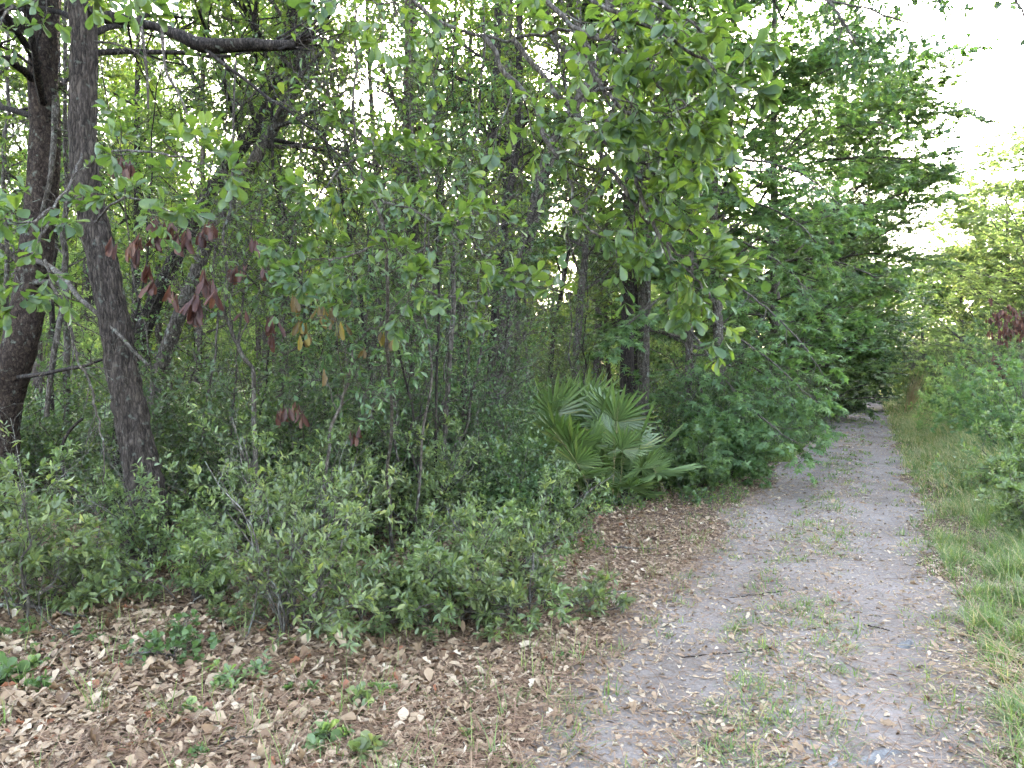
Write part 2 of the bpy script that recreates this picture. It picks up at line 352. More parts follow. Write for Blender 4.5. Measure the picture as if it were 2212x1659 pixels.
# ================================================================== THE SETTING
def grid_axis(lim, n, k):
    s = np.linspace(-1, 1, n); return lim * np.sinh(k * s) / math.sinh(k)
def make_ground():
    xs = grid_axis(260, 420, 6.6); ys = grid_axis(260, 420, 6.6) + 4
    X, Y = np.meshgrid(xs, ys); Z = hgt(X, Y)
    V = np.stack([X, Y, Z], -1).reshape(-1, 3); n = 420
    i, j = np.meshgrid(np.arange(n - 1), np.arange(n - 1)); b = (j * n + i).reshape(-1)
    a = Acc(); a.add(V, np.stack([b, b + 1, b + n + 1, b + n], -1), .5)
    tag(a.build("ground", M_SOIL), "brown forest floor under the fallen leaves", None, None, "structure")
make_ground()
def make_path():
    rng = np.random.default_rng(3)
    s = np.concatenate([np.linspace(-4, 20, 260), np.linspace(20.3, 140, 240)])
    c = np.stack([0.49 * s - 0.5, s], -1); pn = np.array([0.898, -0.44])
    nn = 13; w = np.linspace(-1, 1, nn)
    eL = 1.0 + .10 * np.sin(s * 1.7) + .07 * np.sin(s * 4.1 + 1) + rng.normal(0, .025, len(s))
    eR = .92 + .09 * np.sin(s * 1.3 + 2) + .07 * np.sin(s * 3.7) + rng.normal(0, .025, len(s))
    off = np.where(w[None, :] < 0, w[None, :] * eL[:, None], w[None, :] * eR[:, None])
    X = c[:, 0:1] + pn[0] * off; Y = c[:, 1:2] + pn[1] * off
    Z = hgt(X, Y) + 0.006 * (1 - np.abs(w[None, :]) ** 6) + .001
    Z += 0.004
    V = np.stack([X, Y, Z], -1).reshape(-1, 3); M = len(s)
    i, j = np.meshgrid(np.arange(nn - 1), np.arange(M - 1)); b = (j * nn + i).reshape(-1)
    a = Acc(); a.add(V, np.stack([b, b + 1, b + nn + 1, b + nn], -1), .5)
    tag(a.build("path", M_PATH), "sandy two rut track running off beside the woods", None, None, "structure")
make_path()

# fallen leaves -------------------------------------------------------------
def scatter(rng, n, ylo, yhi, pw=1.0, xm=0.78, x0=None, x1=None):
    """points on the ground inside the view wedge, denser close by"""
    t = rng.uniform(0, 1, n); y = ylo + (yhi - ylo) * t ** pw
    x = rng.uniform(-1, 1, n) * (xm * y + 2.4 * np.clip(1.6 - y / 12, 0, 1))
    return x, y
def litter():
    rng = np.random.default_rng(11); a = Acc()
    T3 = T_litter(True); T3 = (T3[0] * np.array([[.8, 1, 1.6]]), T3[1])
    for k, tpl in enumerate((T_litter(False), T_litter(True), T3)):
        for (n, lo, hi, pw) in ((62000, 1.4, 8, 1.15), (38000, 8, 20, 1.3), (14000, 20, 60, 1.2)):
            x, y = scatter(rng, n, lo, hi, pw); u = pathu(x, y)
            nz = vnoise(x, y, 1.3, 5)
            den = np.interp(u, [-9, -1.9, -1.0, -.62, -.4, -.1, .2, .42, .62, .9, 1.3, 2.2, 4], [.95, .9, .75, .42, .42, .6, .6, .28, .28, .6, .65, .45, .3])
            den = den * (.5 + .9 * nz) * np.where(y > 20, .6, 1)
            keep = rng.uniform(size=len(x)) < den; x, y, u = x[keep], y[keep], u[keep]; m = len(x)
            small = np.clip((u + 1.9) / 1.5, 0, 1)
            sz = rng.gamma(4.5, .0088, m).clip(.020, .095) * (1 - .40 * small) * np.interp(y, [4, 8, 12, 30, 60], [1, .8, .8, 1.1, 1.5])
            az = rng.uniform(0, 6.28, m); tilt = rng.normal(0, .20, m)
            d = np.stack([np.cos(az), np.sin(az), tilt], -1)
            nn = np.stack([rng.normal(0, .30, m), rng.normal(0, .30, m), np.ones(m)], -1)
            z = hgt(x, y) + .014 + rng.uniform(0, .024, m) * (u < -.9)
            r = np.clip(rng.beta(1.5, 1.45, m) + .22 * small, 0, .985); r[rng.uniform(size=m) < .018] = 1
            place(a, tpl, np.stack([x, y, z], -1), d, nn, sz, r, curl=rng.normal(.06, .20, m), wid=rng.uniform(.35, .95, m) * (1 - .2 * small), cup=rng.normal(.4, 1.6, m))
    tag(a.build("leaf_litter", LM_LITTER), "tan and brown fallen oak leaves covering the forest edge", "fallen leaves", None, "stuff")
    b = Acc(); V = np.array([(-.010, 0, 0), (.010, 0, 0), (.009, .5, .02), (-.009, .5, .02), (.006, 1, 0), (-.006, 1, 0)]); Fc = np.array([(0, 1, 2), (0, 2, 3), (3, 2, 4), (3, 4, 5)])
    n = 170000; x, y = scatter(rng, n, 1.6, 11, 1.2); u = pathu(x, y)
    kp = rng.uniform(size=n) < np.where(u < -.8, 1, .3) * (.3 + vnoise(x, y, .9, 8)); x, y = x[kp], y[kp]; m = len(x)
    az = rng.uniform(0, 6.28, m); d = np.stack([np.cos(az), np.sin(az), rng.normal(0, .08, m)], -1)
    nn = np.stack([rng.normal(0, .3, m), rng.normal(0, .3, m), np.ones(m)], -1)
    place(b, (V, Fc), np.stack([x, y, hgt(x, y) + .014 + rng.uniform(0, .032, m)], -1), d, nn, rng.uniform(.09, .19, m), rng.uniform(0, 1, m), curl=rng.normal(0, .1, m))
    tag(b.build("pine_needles", LM_NEEDLE), "brown pine needles strewn among the fallen leaves", "pine needles", None, "stuff")
    # small broken bits, chaff and dry thatch on the track and its edges
    c = Acc(); n = 230000; x, y = scatter(rng, n, 1.8, 30, 1.7); u = pathu(x, y)
    kp = rng.uniform(size=n) < np.interp(u, [-2.5, -1.2, -.85, -.6, -.4, -.1, .2, .4, .62, .95, 2.2], [.3, 1, 1, .7, .7, 1, 1, .5, .5, 1, .8]) * (.15 + 1.2 * vnoise(x, y, 2.1, 18)); x, y = x[kp], y[kp]; m = len(x)
    az = rng.uniform(0, 6.28, m); d = np.stack([np.cos(az), np.sin(az), rng.normal(0, .25, m)], -1); nn = np.stack([rng.normal(0, .4, m), rng.normal(0, .4, m), np.ones(m)], -1)
    place(c, T_rhomb(.5, .06), np.stack([x, y, hgt(x, y) + .013], -1), d, nn, rng.gamma(3, .009, m).clip(.01, .07) * (1 + y / 25), np.clip(rng.beta(2.4, 1.6, m), 0, .98), wid=rng.uniform(.2, 1.1, m))
    tag(c.build("leaf_crumbs", LM_LITTER), "small pale bits of dry leaf and thatch strewn over the track", "leaf bits", None, "stuff")
litter()

# grass ---------------------------------------------------------------------
def blade_tpl():
    V = []; 
    for t, w in ((0, 1), (.35, .85), (.7, .5)): V += [(-.5 * w, t, 0), (.5 * w, t, 0)]
    V.append((0, 1, 0)); return np.array(V, float), np.array([(0, 1, 3), (0, 3, 2), (2, 3, 5), (2, 5, 4), (4, 5, 6)])
def blades(acc, rng, x, y, hh, w, r, lean=.5, bend=.35, z0=None):
    m = len(x); V, Fc = blade_tpl(); az = rng.uniform(0, 6.28, m)
    ln = np.abs(rng.normal(0, lean, m)); d = nrm(np.stack([np.cos(az) * ln, np.sin(az) * ln, np.ones(m)], -1))
    hz = np.stack([np.cos(az), np.sin(az), np.zeros(m)], -1); sdv = nrm(np.cross(d, hz)); b = rng.uniform(.2, 1.8, m) * bend
    t = V[None, :, 1]; P0 = np.stack([x, y, (hgt(x, y) if z0 is None else z0) - .005], -1)
    W_ = P0[:, None] + d[:, None] * (t * hh[:, None])[..., None] + (hz * 1.0)[:, None] * (b[:, None] * hh[:, None] * t ** 2)[..., None] - np.array([0, 0, 1.0]) * (b[:, None] * hh[:, None] * .45 * t ** 3)[..., None] + sdv[:, None] * (V[None, :, 0] * w[:, None])[..., None]
    acc.add(W_.reshape(-1, 3), (Fc[None] + (np.arange(m) * len(V))[:, None, None]).reshape(-1, 3), np.repeat(r, len(V)))
def grass():
    rng = np.random.default_rng(21)
    a = Acc()      # low turf growing in the track: tufts of short blades
    n = 24000; x, y = scatter(rng, n, 1.8, 34, 1.5); u = pathu(x, y)
    dn = .95 * np.exp(-(u / .28) ** 2) + .38 * (np.abs(u) < 1.1) * (np.abs(np.abs(u) - .5) > .13) + .14 * ((u < -1) & (u > -2.4)) + .85 * ((u > .95) & (u < 1.35)) + .03 * (u < -2.4)
    dn = dn * np.clip(vnoise(x, y, 1.1, 31) * 2.6 - .45, 0, 1.3)
    k = rng.uniform(size=n) < dn; x, y = x[k], y[k]; nb = 16; m = len(x) * nb
    X = np.repeat(x, nb) + rng.normal(0, .035, m); Yv = np.repeat(y, nb) + rng.normal(0, .035, m)
    hh = np.repeat(rng.uniform(.03, .105, len(x)), nb) * rng.uniform(.5, 1.3, m)
    blades(a, rng, X, Yv, hh, rng.uniform(.003, .006, m) * (1 + Yv / 10), np.clip(np.repeat(rng.uniform(.1, .8, len(x)), nb) + rng.normal(0, .15, m), 0, .97), .9, .5)
    tag(a.build("track_grass", LM_GRASS), "short grass tufts growing between the ruts of the track", "grass", None, "stuff")
    b = Acc()      # taller verge on the far side of the track
    for (n, lo, hi, pw, hs, ws) in ((90000, 2.2, 9, 1.15, .22, .0042), (110000, 9, 26, 1.2, .27, .008), (60000, 26, 80, 1.3, .38, .022)):
        y = lo + (hi - lo) * rng.uniform(size=n) ** pw; u = .95 + np.abs(rng.normal(0, 1.0, n)) + rng.uniform(-.15, .9, n) * (y > 9)
        u = np.where(y > 30, u * 1.3 - .3, u)
        x = u / .898 + .49 * y - .5; k = (x < .78 * y + .3) & (rng.uniform(size=n) < np.clip(vnoise(x, y, 1.4, 33) * 1.9 - .25, .05, 1) * np.where(y < 12, np.clip(vnoise(x, y, 7.5, 34) * 3.2 - 1.45, .03, 1.0), 1)); x, y, u = x[k], y[k], u[k]; m = len(x)
        tall = np.clip((u - .8) / 1.0, .35, 1.5)
        r = np.clip(rng.beta(2, 2, m) * .85 + .15 * vnoise(x, y, .5, 9), 0, .97); r[rng.uniform(size=m) < .16 * (y > 8) + .14] = 1
        blades(b, rng, x, y, 1.75 * hs * tall * rng.uniform(.45, 1.3, m), 1.3 * ws * rng.uniform(.7, 1.3, m), r, .6, .5)
    # left margin of the track farther on
    n = 40000; y = 13 + 50 * rng.uniform(size=n) ** 1.2; u = -.9 - np.abs(rng.normal(0, .35, n)); x = u / .898 + .49 * y - .5
    blades(b, rng, x, y, .12 * rng.uniform(.4, 1.4, n), .008 * (1 + y / 40), rng.uniform(.1, .9, n), .5, .4)
    tag(b.build("verge_grass", LM_GRASS), "tall green and straw coloured grass along the right of the track", "grass", None, "stuff")
    c = Acc()      # scattered thin blades in the leaf litter
    n = 900; x, y = scatter(rng, n, 2.0, 7.5, 1.0); u = pathu(x, y); k = (u < -.9); x, y = x[k], y[k]; nb = 6; m = len(x) * nb
    blades(c, rng, np.repeat(x, nb) + rng.normal(0, .015, m), np.repeat(y, nb) + rng.normal(0, .015, m), rng.uniform(.06, .26, m), rng.uniform(.003, .005, m), rng.uniform(.2, .9, m), .35, .3)
    tag(c.build("litter_grass", LM_GRASS), "thin grass blades coming up through the fallen leaves", "grass", None, "stuff")
grass()

# ================================================================== TREES
def trunk_part(root, pts, r0, r1, bark, M=40, k=14, rough=.06, rng=None, flare=1.35, pw=1.0, ridge=0.0):
    Pn = resample(pts, M)[None]; s = np.linspace(0, 1, M)
    R = (r0 + (r1 - r0) * s ** pw) * (1 + (flare - 1) * np.exp(-s * 14))
    a = Acc(); tubes(a, Pn, R[None], k, .5, rough, rng, ridge); put(a, "trunk", bark, root)
    return Pn, R[None]

def woods_tree(name, label, cat, pts, r0, r1, bark, lm, seed, nl=16, Ll=2.2, t0=.35, leaf=.085, tpl=None, ns=7, nt=5, nlf=9, group=None, M=40, k=12,
               lift=.15, planar=.3, ang=1.0, droop=.2, keep=None, rough=.07, flare=1.35, leafy=True, grav=0.0):
    rng = np.random.default_rng(seed); base = pts[0]
    root = thing(name, label, cat, tuple(base), group)
    Pn, Rn = trunk_part(root, pts, r0, r1, bark, M, k, rough, rng, flare)
    if nl:
        w = Acc()
        L1, R1 = grow(rng, Pn, Rn, nl, t0, .99, ang, Ll, 9, .14, grav, 0, .35, .42, .3, lift)
        L2, R2 = grow(rng, L1, R1, ns, .2, .98, .85, Ll * .42, 6, .20, grav, planar, .4, .5, .4, rmin=.0028)
        tubes(w, L1, R1, 6); tubes(w, L2, R2, 4)
        L3, R3 = grow(rng, L2, R2, nt, .15, .98, .8, Ll * .17, 4, .22, 0, planar, .3, .55, .5, rmin=.0020)
        tubes(w, L3, R3, 3)
        put(w, "limbs", bark, root)
        if leafy:
            c = Acc(); leaves(rng, c, tpl or T_oval(), L3, nlf, leaf, droop=droop, keep=keep)
            put(c, "crown", lm, root)
    return root

OV, LA, ST, RH = T_oval(.52), T_lance(.34), T_star(), T_rhomb(.55)
TOPG = "trees of the wood edge"
def up(px, py, Y, z):   # extend a trunk above the frame: point straight over a pixel column at height z
    p = P(px, py, Y); p[2] = z; return p

# --- the two large trunks at the left
def big_left():
    rng = np.random.default_rng(41)
    pts = np.array([P(-30, 1165, 7.2), P(-12, 1060, 7.2), P(0, 930, 7.15), P(14, 850, 7.1), P(42, 750, 7.0), P(62, 650, 7), P(80, 520, 7), P(92, 400, 7), P(98, 280, 7), P(92, 180, 7), P(96, 60, 7), P(110, -120, 7.1), P(130, -420, 7.3)])
    pts[0][2] = gz(pts[0][0], pts[0][1]) - .05
    root = thing("oak_tree", "thick brown lichen speckled trunk bowing out at the left edge of the picture", "tree", tuple(pts[0]))
    Pn, Rn = trunk_part(root, pts, .17, .11, BK_BROWN, 260, 60, .012, rng, 1.4, ridge=.09)
    # second stem rising from the same base beyond the edge
    s = PT([(5, 900, 7.1), (-20, 820, 7.2), (-34, 700, 7.3), (-30, 560, 7.4), (-26, 400, 7.5), (-34, 200, 7.6), (-50, -50, 7.7), (-70, -400, 7.9)])
    a = Acc(); tubes(a, resample(s, 40)[None], np.linspace(.14, .04, 40)[None], 12, .5, .05, rng); put(a, "stem", BK_BROWN, root)
    # limbs: dead crossing branch, dark low limb
    for nm, q, r0, r1 in (("limb", [(70, 560, 7), (105, 575, 6.6), (140, 602, 6.3), (168, 640, 6.1), (200, 668, 6), (250, 715, 5.95), (290, 760, 5.9), (322, 790, 5.9)], .028, .012),
                          ("limb", [(40, 815, 6.9), (95, 808, 6.6), (140, 798, 6.4), (185, 790, 6.2), (225, 776, 6.1), (262, 778, 6.0)], .022, .007),
                          ("limb", [(120, 210, 6.9), (118, 270, 6.8), (114, 330, 6.7), (106, 400, 6.7), (88, 470, 6.8)], .03, .02),
                          ("limb", [(75, 610, 6.9), (140, 620, 6.8), (128, 700, 6.7), (112, 790, 6.7), (100, 900, 6.7)], .03, .022),
                          ("limb", [(60, 590, 7), (20, 545, 6.9), (-15, 520, 6.8), (-60, 500, 6.8)], .03, .015)):
        a = Acc(); L = resample(PT(q), 24)[None]; R = np.linspace(r0, r1, 24)[None]; tubes(a, L, R, 8, .5, .08, rng)
        l2, r2 = grow(rng, L, R, 6, .15, 1, 1.0, .28, 6, .22, 0, .2, .3, .35, .3); tubes(a, l2, r2, 4)
        put(a, nm, BK_DARK if r0 < .028 else BK_GREY, root)
    # crown above and in front
    w = Acc(); L1, R1 = grow(rng, Pn, Rn, 12, .66, .99, 1.1, 1.9, 9, .15, -.01, 0, .2, .3, .3); tubes(w, L1, R1, 6)
    L2, R2 = grow(rng, L1, R1, 7, .2, 1, .8, .75, 6, .16, -.03, .4, .3, .5, .4); tubes(w, L2, R2, 4)
    L3, R3 = grow(rng, L2, R2, 5, .15, 1, .8, .3, 4, .15, 0, .5, .3, .5, .5, rmin=.0014); tubes(w, L3, R3, 3)
    put(w, "branches", BK_DARK, root); c = Acc(); leaves(rng, c, OV, L3, 6, .085, droop=.25); put(c, "crown", LM_OAK, root)
    return root
big_left()

def ridge_tree():
    rng = np.random.default_rng(42)
    q = [(292, 1225, 6.05), (302, 1160, 6.05), (314, 1090, 6.05), (308, 1020, 6.05), (294, 950, 6.05), (280, 880, 6.05), (268, 820, 6.05), (256, 750, 6.05), (238, 650, 6.05), (222, 570, 6.05), (204, 490, 6.05), (190, 410, 6.05), (180, 320, 6.05), (178, 220, 6.05), (180, 110, 6.05), (176, 0, 6.05), (172, -160, 6.1), (165, -420, 6.2), (150, -700, 6.3)]
    pts = PT(q); pts[0][2] = gz(pts[0][0], pts[0][1]) - .04
    root = thing("oak_tree", "straight ridged grey brown trunk with torn bark, second large trunk from the left", "tree", tuple(pts[0]))
    Pn, Rn = trunk_part(root, pts, .138, .085, BK_RIDGE, 420, 90, .012, rng, 1.7, ridge=.20)
    # torn strips of bark on its face
    a = Acc(); n = 16; t = rng.uniform(.42, .60, n); p, T = at(Pn, np.zeros(n, int), t)
    p = p + np.stack([rng.uniform(-.07, .02, n), np.full(n, -.115), np.zeros(n)], -1)
    V = np.array([(-.5, 0, 0), (.5, 0, 0), (.42, .5, .1), (-.4, .5, .06), (.1, 1, .3), (-.15, 1, .28)]); Fc = np.array([(0, 1, 2), (0, 2, 3), (3, 2, 4), (3, 4, 5)])
    place(a, (V, Fc), p, T + rng.normal(0, .05, T.shape), np.tile([0, -1.0, 0], (n, 1)), rng.uniform(.08, .2, n), rng.uniform(.3, .8, n), wid=rng.uniform(.05, .10, n))
    put(a, "torn_bark", BK_LICHEN, root, False)
    # the heavy broken limb across the top left
    L = resample(PT([(176, 8, 6.05), (235, 34, 5.95), (300, 50, 5.9), (350, 62, 5.85), (395, 80, 5.8), (430, 96, 5.8), (480, 98, 5.8), (540, 96, 5.8), (590, 98, 5.8), (640, 97, 5.8)]), 40)[None]
    R = np.interp(np.linspace(0, 1, 40), [0, .3, .45, .6, .8, 1], [.05, .034, .048, .055, .05, .034])[None]
    a = Acc(); tubes(a, L, R, 14, .5, .10, rng)
    ns = 26; S0 = np.repeat(L[:, -4:-3, :], ns, 0).reshape(ns, 3) + rng.normal(0, .02, (ns, 3)); sp = np.zeros((ns, 7, 3)); sp[:, 0] = S0
    d = nrm(np.stack([np.ones(ns), rng.normal(0, .15, ns), rng.normal(.22, .17, ns)], -1)); Ls = rng.uniform(.18, .52, ns)
    for m in range(1, 7): d = nrm(d + np.array([0, 0, .05]) + rng.normal(0, .06, d.shape)); sp[:, m] = sp[:, m - 1] + d * (Ls / 6)[:, None]
    tubes(a, sp, np.linspace(.013, .003, 7)[None] * np.ones((ns, 1)), 5)
    put(a, "broken_limb", BK_DARK, root)
    for q, r0, r1 in (([(440, 104, 5.8), (480, 136, 5.75), (530, 172, 5.7), (580, 212, 5.65), (614, 232, 5.6), (650, 262, 5.6), (700, 300, 5.6), (770, 380, 5.6)], .016, .006),
                      ([(560, 190, 5.7), (520, 230, 5.7), (470, 270, 5.65)], .006, .002),
                      ([(305, 50, 5.85), (312, 110, 5.8), (318, 170, 5.75), (320, 235, 5.7)], .014, .008),
                      ([(350, 62, 5.8), (358, 150, 5.7), (385, 200, 5.6), (410, 260, 5.5), (428, 310, 5.4)], .013, .007),
                      ([(205, 90, 5.9), (250, 95, 5.7), (300, 118, 5.6), (360, 170, 5.5)], .009, .003)):
        a = Acc(); L_ = resample(PT(q), 20)[None]; R_ = np.linspace(r0, r1, 20)[None]; tubes(a, L_, R_, 7, .5, .08, rng)
        l2, r2 = grow(rng, L_, R_, 8, .1, 1, .9, .4, 6, .2, -.02, .2, .3, .4, .3); tubes(a, l2, r2, 4); put(a, "limb", BK_DARK if r0 > .015 else BK_LICHEN, root)
    w = Acc(); L1, R1 = grow(rng, Pn, Rn, 14, .76, .99, 1.15, 2.6, 9, .13, -.01, 0, .2, .3, .3); tubes(w, L1, R1, 6)
    L2, R2 = grow(rng, L1, R1, 7, .2, 1, .8, .9, 6, .16, -.03, .4, .3, .5, .4); tubes(w, L2, R2, 4)
    L3, R3 = grow(rng, L2, R2, 5, .15, 1, .8, .32, 4, .15, 0, .5, .3, .5, .5, rmin=.0014); tubes(w, L3, R3, 3)
    put(w, "branches", BK_DARK, root); c = Acc(); leaves(rng, c, OV, L3, 6, .085, droop=.25); put(c, "crown", LM_OAK, root)
    return root
RIDGE = ridge_tree()

# --- leafy boughs hanging in front (limbs of the oaks, close to the camera)
def bough(root, paths, seed, n2=9, l2=.45, n3=4, l3=.16, nl=6, leaf=.085, lm=None, rad=.010, droop=.15, tilt=.5, spread=.75, tpl=None, rmap=(0, 1), names=("limb", "foliage"), bark=None, planar=.4, ang=.75):
    rng = np.random.default_rng(seed)
    c = Acc()
    for q in paths:
        w = Acc(); L = resample(np.array([x if len(x) == 3 and isinstance(x, np.ndarray) else P(*x) for x in q]), 26)[None]; L = L + rng.normal(0, .006, L.shape)
        R = np.linspace(rad, rad * .3, 26)[None]; tubes(w, L, R, 7, .5, .08, rng)
        A, RA = grow(rng, L, R, n2, .12, 1, ang, l2, 7, .14, -.02, planar, .35, .45, .4, rmin=.0012); tubes(w, A, RA, 4)
        B, RB = grow(rng, A, RA, n3, .2, 1, .7, l3, 4, .12, 0, planar, .3, .6, .6, rmin=.001); tubes(w, B, RB, 3)
        A2 = A[:, -3:, :]
        leaves(rng, c, tpl or OV, np.concatenate([resample_b(A2, 4), B]), nl, leaf, t0=.35, spread=spread, droop=droop, tilt=tilt, tip=1.6, rmap=rmap, planar=planar, clear=1.2)
        put(w, names[0], bark or BK_GREY, root)
    put(c, names[1], lm or LM_OAK, root)
def resample_b(A, M):
    t = np.linspace(0, A.shape[1] - 1, M); i = np.clip(t.astype(int), 0, A.shape[1] - 2); f = (t - i)[None, :, None]
    return A[:, i] * (1 - f) + A[:, i + 1] * f

# left spray: boughs coming from the ridged oak towards the camera
bough(RIDGE, [[(178, 330, 6.0), (150, 400, 5.0), (110, 450, 4.2), (60, 480, 3.8), (0, 470, 3.6)],
              [(190, 360, 6.0), (240, 330, 5.0), (330, 330, 4.3), (400, 345, 4.0), (470, 360, 3.9)],
              [(205, 480, 5.9), (260, 430, 5.0), (330, 440, 4.4), (390, 470, 4.1)],
              [(110, 470, 4.6), (60, 560, 4.2), (20, 600, 4.0)]], 51, 7, .38, 3, .14, 5, .092)
bough(RIDGE, [[(176, -40, 6.0), (150, -30, 4.6), (200, -10, 3.8), (260, -10, 3.5), (330, -30, 3.4)],
              [(176, -80, 6.0), (60, -60, 4.4), (20, 20, 3.8), (-20, 60, 3.6)],
                            [(600, -120, 5.4), (680, -60, 4.4), (760, -10, 4.0), (860, 10, 3.8)]], 52, 8, .40, 3, .14, 5, .088)
# long arching limb entering over the top and the twigs it drops
bough(RIDGE, [[up(200, 0, 6.1, 6.3), up(500, -260, 5.4, 5.9), P(780, -110, 4.7), P(890, 0, 4.4), P(960, 45, 4.3), P(1047, 78, 4.2), P(1120, 84, 4.1), P(1190, 70, 4.0), P(1260, 72, 3.8), P(1330, 100, 3.6), P(1400, 140, 3.4)],
              [(1047, 78, 4.2), (1087, 150, 4.1), (1152, 220, 4.0), (1177, 300, 3.9), (1217, 350, 3.8), (1237, 425, 3.8), (1267, 490, 3.7), (1330, 520, 3.6)],
              [(1112, 90, 4.1), (1170, 160, 4.0), (1237, 240, 3.9), (1312, 310, 3.8), (1387, 350, 3.7), (1440, 400, 3.6)]], 53, 11, .42, 4, .15, 5, .078, rad=.016, lm=LM_OAK)
# dense dark leaf mass upper middle right, quite close
bough(RIDGE, [[up(560, 0, 5.4, 6.2), P(900, -160, 4.4), P(1150, -80, 3.6), P(1300, 10, 3.2), P(1420, 70, 3.0), P(1520, 130, 2.9), P(1580, 190, 2.85)],
              [(1100, -90, 3.7), (1220, 40, 3.4), (1330, 110, 3.2), (1420, 180, 3.1), (1490, 230, 3.0)],
              [(1200, -70, 3.6), (1330, -20, 3.3), (1450, 20, 3.1), (1540, 90, 3.0)],
              [(1240, 60, 3.5), (1290, 170, 3.4), (1350, 240, 3.3), (1440, 270, 3.2)],
              [(1300, 250, 3.9), (1360, 360, 3.8), (1400, 450, 3.7), (1440, 540, 3.65), (1500, 600, 3.6), (1540, 650, 3.5)],
              [(1280, 300, 3.9), (1340, 400, 3.8), (1420, 500, 3.8), (1480, 560, 3.7), (1530, 590, 3.6)],
              [(1340, 300, 3.9), (1430, 320, 3.8), (1480, 330, 3.7)]], 54, 9, .38, 4, .14, 6, .080, rad=.014)

# --- leaning trunks behind the ridged oak
def lean(name, label, q, top, r0, r1, bark, lm, seed, **kw):
    pts = [P(*x) for x in q]
    b = pts[0].copy(); b[2] = gz(b[0], b[1]) - .05; pts[0] = b
    for (px, Y, z) in top: pts.append(up(px, 0, Y, z))
    return woods_tree(name, label, "tree", np.array(pts), r0, r1, bark, lm, seed, **kw)
TOP = dict(t0=.60, nl=13, Ll=2.0, leaf=.085, tpl=OV, ns=7, nt=5, nlf=6)
lean("leaning_tree", "mossy dark trunk leaning right just behind the ridged oak", [(262, 1010, 8.2), (272, 880, 8.2), (288, 775, 8.2), (318, 690, 8.2), (352, 610, 8.2), (395, 525, 8.2), (440, 440, 8.2), (500, 350, 8.2), (545, 285, 8.2), (590, 210, 8.2), (615, 140, 8.2)], [(650, 8.3, 6.6), (680, 8.4, 8.4)], .10, .05, BK_DARK, LM_WOOD, 61, **TOP)
lean("leaning_tree", "grey trunk leaning right and forking, base beside the brown hanging leaves", [(335, 1000, 7.6), (340, 880, 7.6), (348, 795, 7.6), (375, 715, 7.6), (412, 620, 7.6), (440, 545, 7.6), (470, 470, 7.6), (520, 400, 7.6), (562, 325, 7.6), (600, 260, 7.6), (638, 185, 7.6), (655, 110, 7.6)], [(672, 7.7, 6.2), (700, 7.9, 7.8)], .078, .05, BK_GREY, LM_WOOD, 62, **TOP)
# --- mid wood trunks
lean("oak_tree", "stout vine clad trunk leaning right towards the bright gap in the canopy", [(1060, 1000, 9.6), (1072, 850, 9.6), (1082, 765, 9.6), (1097, 675, 9.6), (1118, 590, 9.6), (1137, 525, 9.6), (1152, 470, 9.6), (1182, 350, 9.6), (1225, 260, 9.6), (1275, 180, 9.6), (1300, 120, 9.6)], [(1340, 9.6, 7.4), (1370, 9.6, 9.5)], .115, .065, BK_GREY, LM_WOOD, 63, t0=.62, nl=12, Ll=2.2, leaf=.08, tpl=OV, ns=7, nt=5, nlf=7)
lean("slender_tree", "dark thin trunk close beside the stout vine clad trunk", [(1050, 1000, 10.2), (1062, 800, 10.2), (1070, 680, 10.2), (1082, 560, 10.2), (1097, 435, 10.2), (1115, 330, 10.2), (1120, 180, 10.2)], [(1125, 10.2, 8)], .065, .04, BK_DARK, LM_WOOD, 64, t0=.5, nl=12, Ll=1.6, leaf=.08, tpl=RH, ns=7, nt=5, nlf=8)
lean("leaning_tree", "dark trunk bending right left of the vine clad trunk", [(962, 980, 10.6), (968, 820, 10.6), (974, 700, 10.6), (984, 580, 10.6), (1002, 475, 10.6), (1037, 390, 10.6), (1058, 320, 10.6), (1070, 200, 10.6)], [(1080, 10.6, 7.5), (1090, 10.6, 9)], .075, .05, BK_DARK, LM_WOOD, 65, t0=.5, nl=14, Ll=1.8, leaf=.08, tpl=RH, ns=7, nt=5, nlf=8)
lean("broad_trunk_tree", "broad shaggy brown trunk behind the wilting yellow leaves", [(890, 960, 11.8), (890, 820, 11.8), (892, 700, 11.8), (896, 600, 11.8), (890, 450, 11.8), (880, 280, 11.8), (884, 120, 11.8)], [(885, 11.8, 8.5), (880, 11.8, 11)], .12, .07, BK_BROWN, LM_WOOD, 66, t0=.4, nl=16, Ll=2.2, leaf=.085, tpl=RH, ns=7, nt=5, nlf=10)
lean("grey_tree", "grey lichen marked trunk to the right of the broad shaggy trunk", [(934, 950, 12.5), (935, 820, 12.5), (938, 700, 12.5), (944, 600, 12.5), (952, 450, 12.5), (946, 280, 12.5)], [(940, 12.5, 7.5), (935, 12.5, 10)], .085, .05, BK_GREY, LM_WOOD, 67, t0=.4, nl=14, Ll=2, leaf=.085, tpl=RH, ns=7, nt=5, nlf=10)
lean("forked_tree", "pale crooked trunk rising behind the palmetto fans", [(1238, 960, 12.6), (1240, 860, 12.6), (1244, 780, 12.6), (1250, 690, 12.6), (1256, 620, 12.6), (1264, 550, 12.6), (1262, 430, 12.6), (1250, 300, 12.6)], [(1250, 12.6, 7.8), (1240, 12.6, 10)], .075, .045, BK_GREY, LM_WOOD, 68, t0=.42, nl=12, Ll=2, leaf=.085, tpl=ST, ns=7, nt=5, nlf=6)
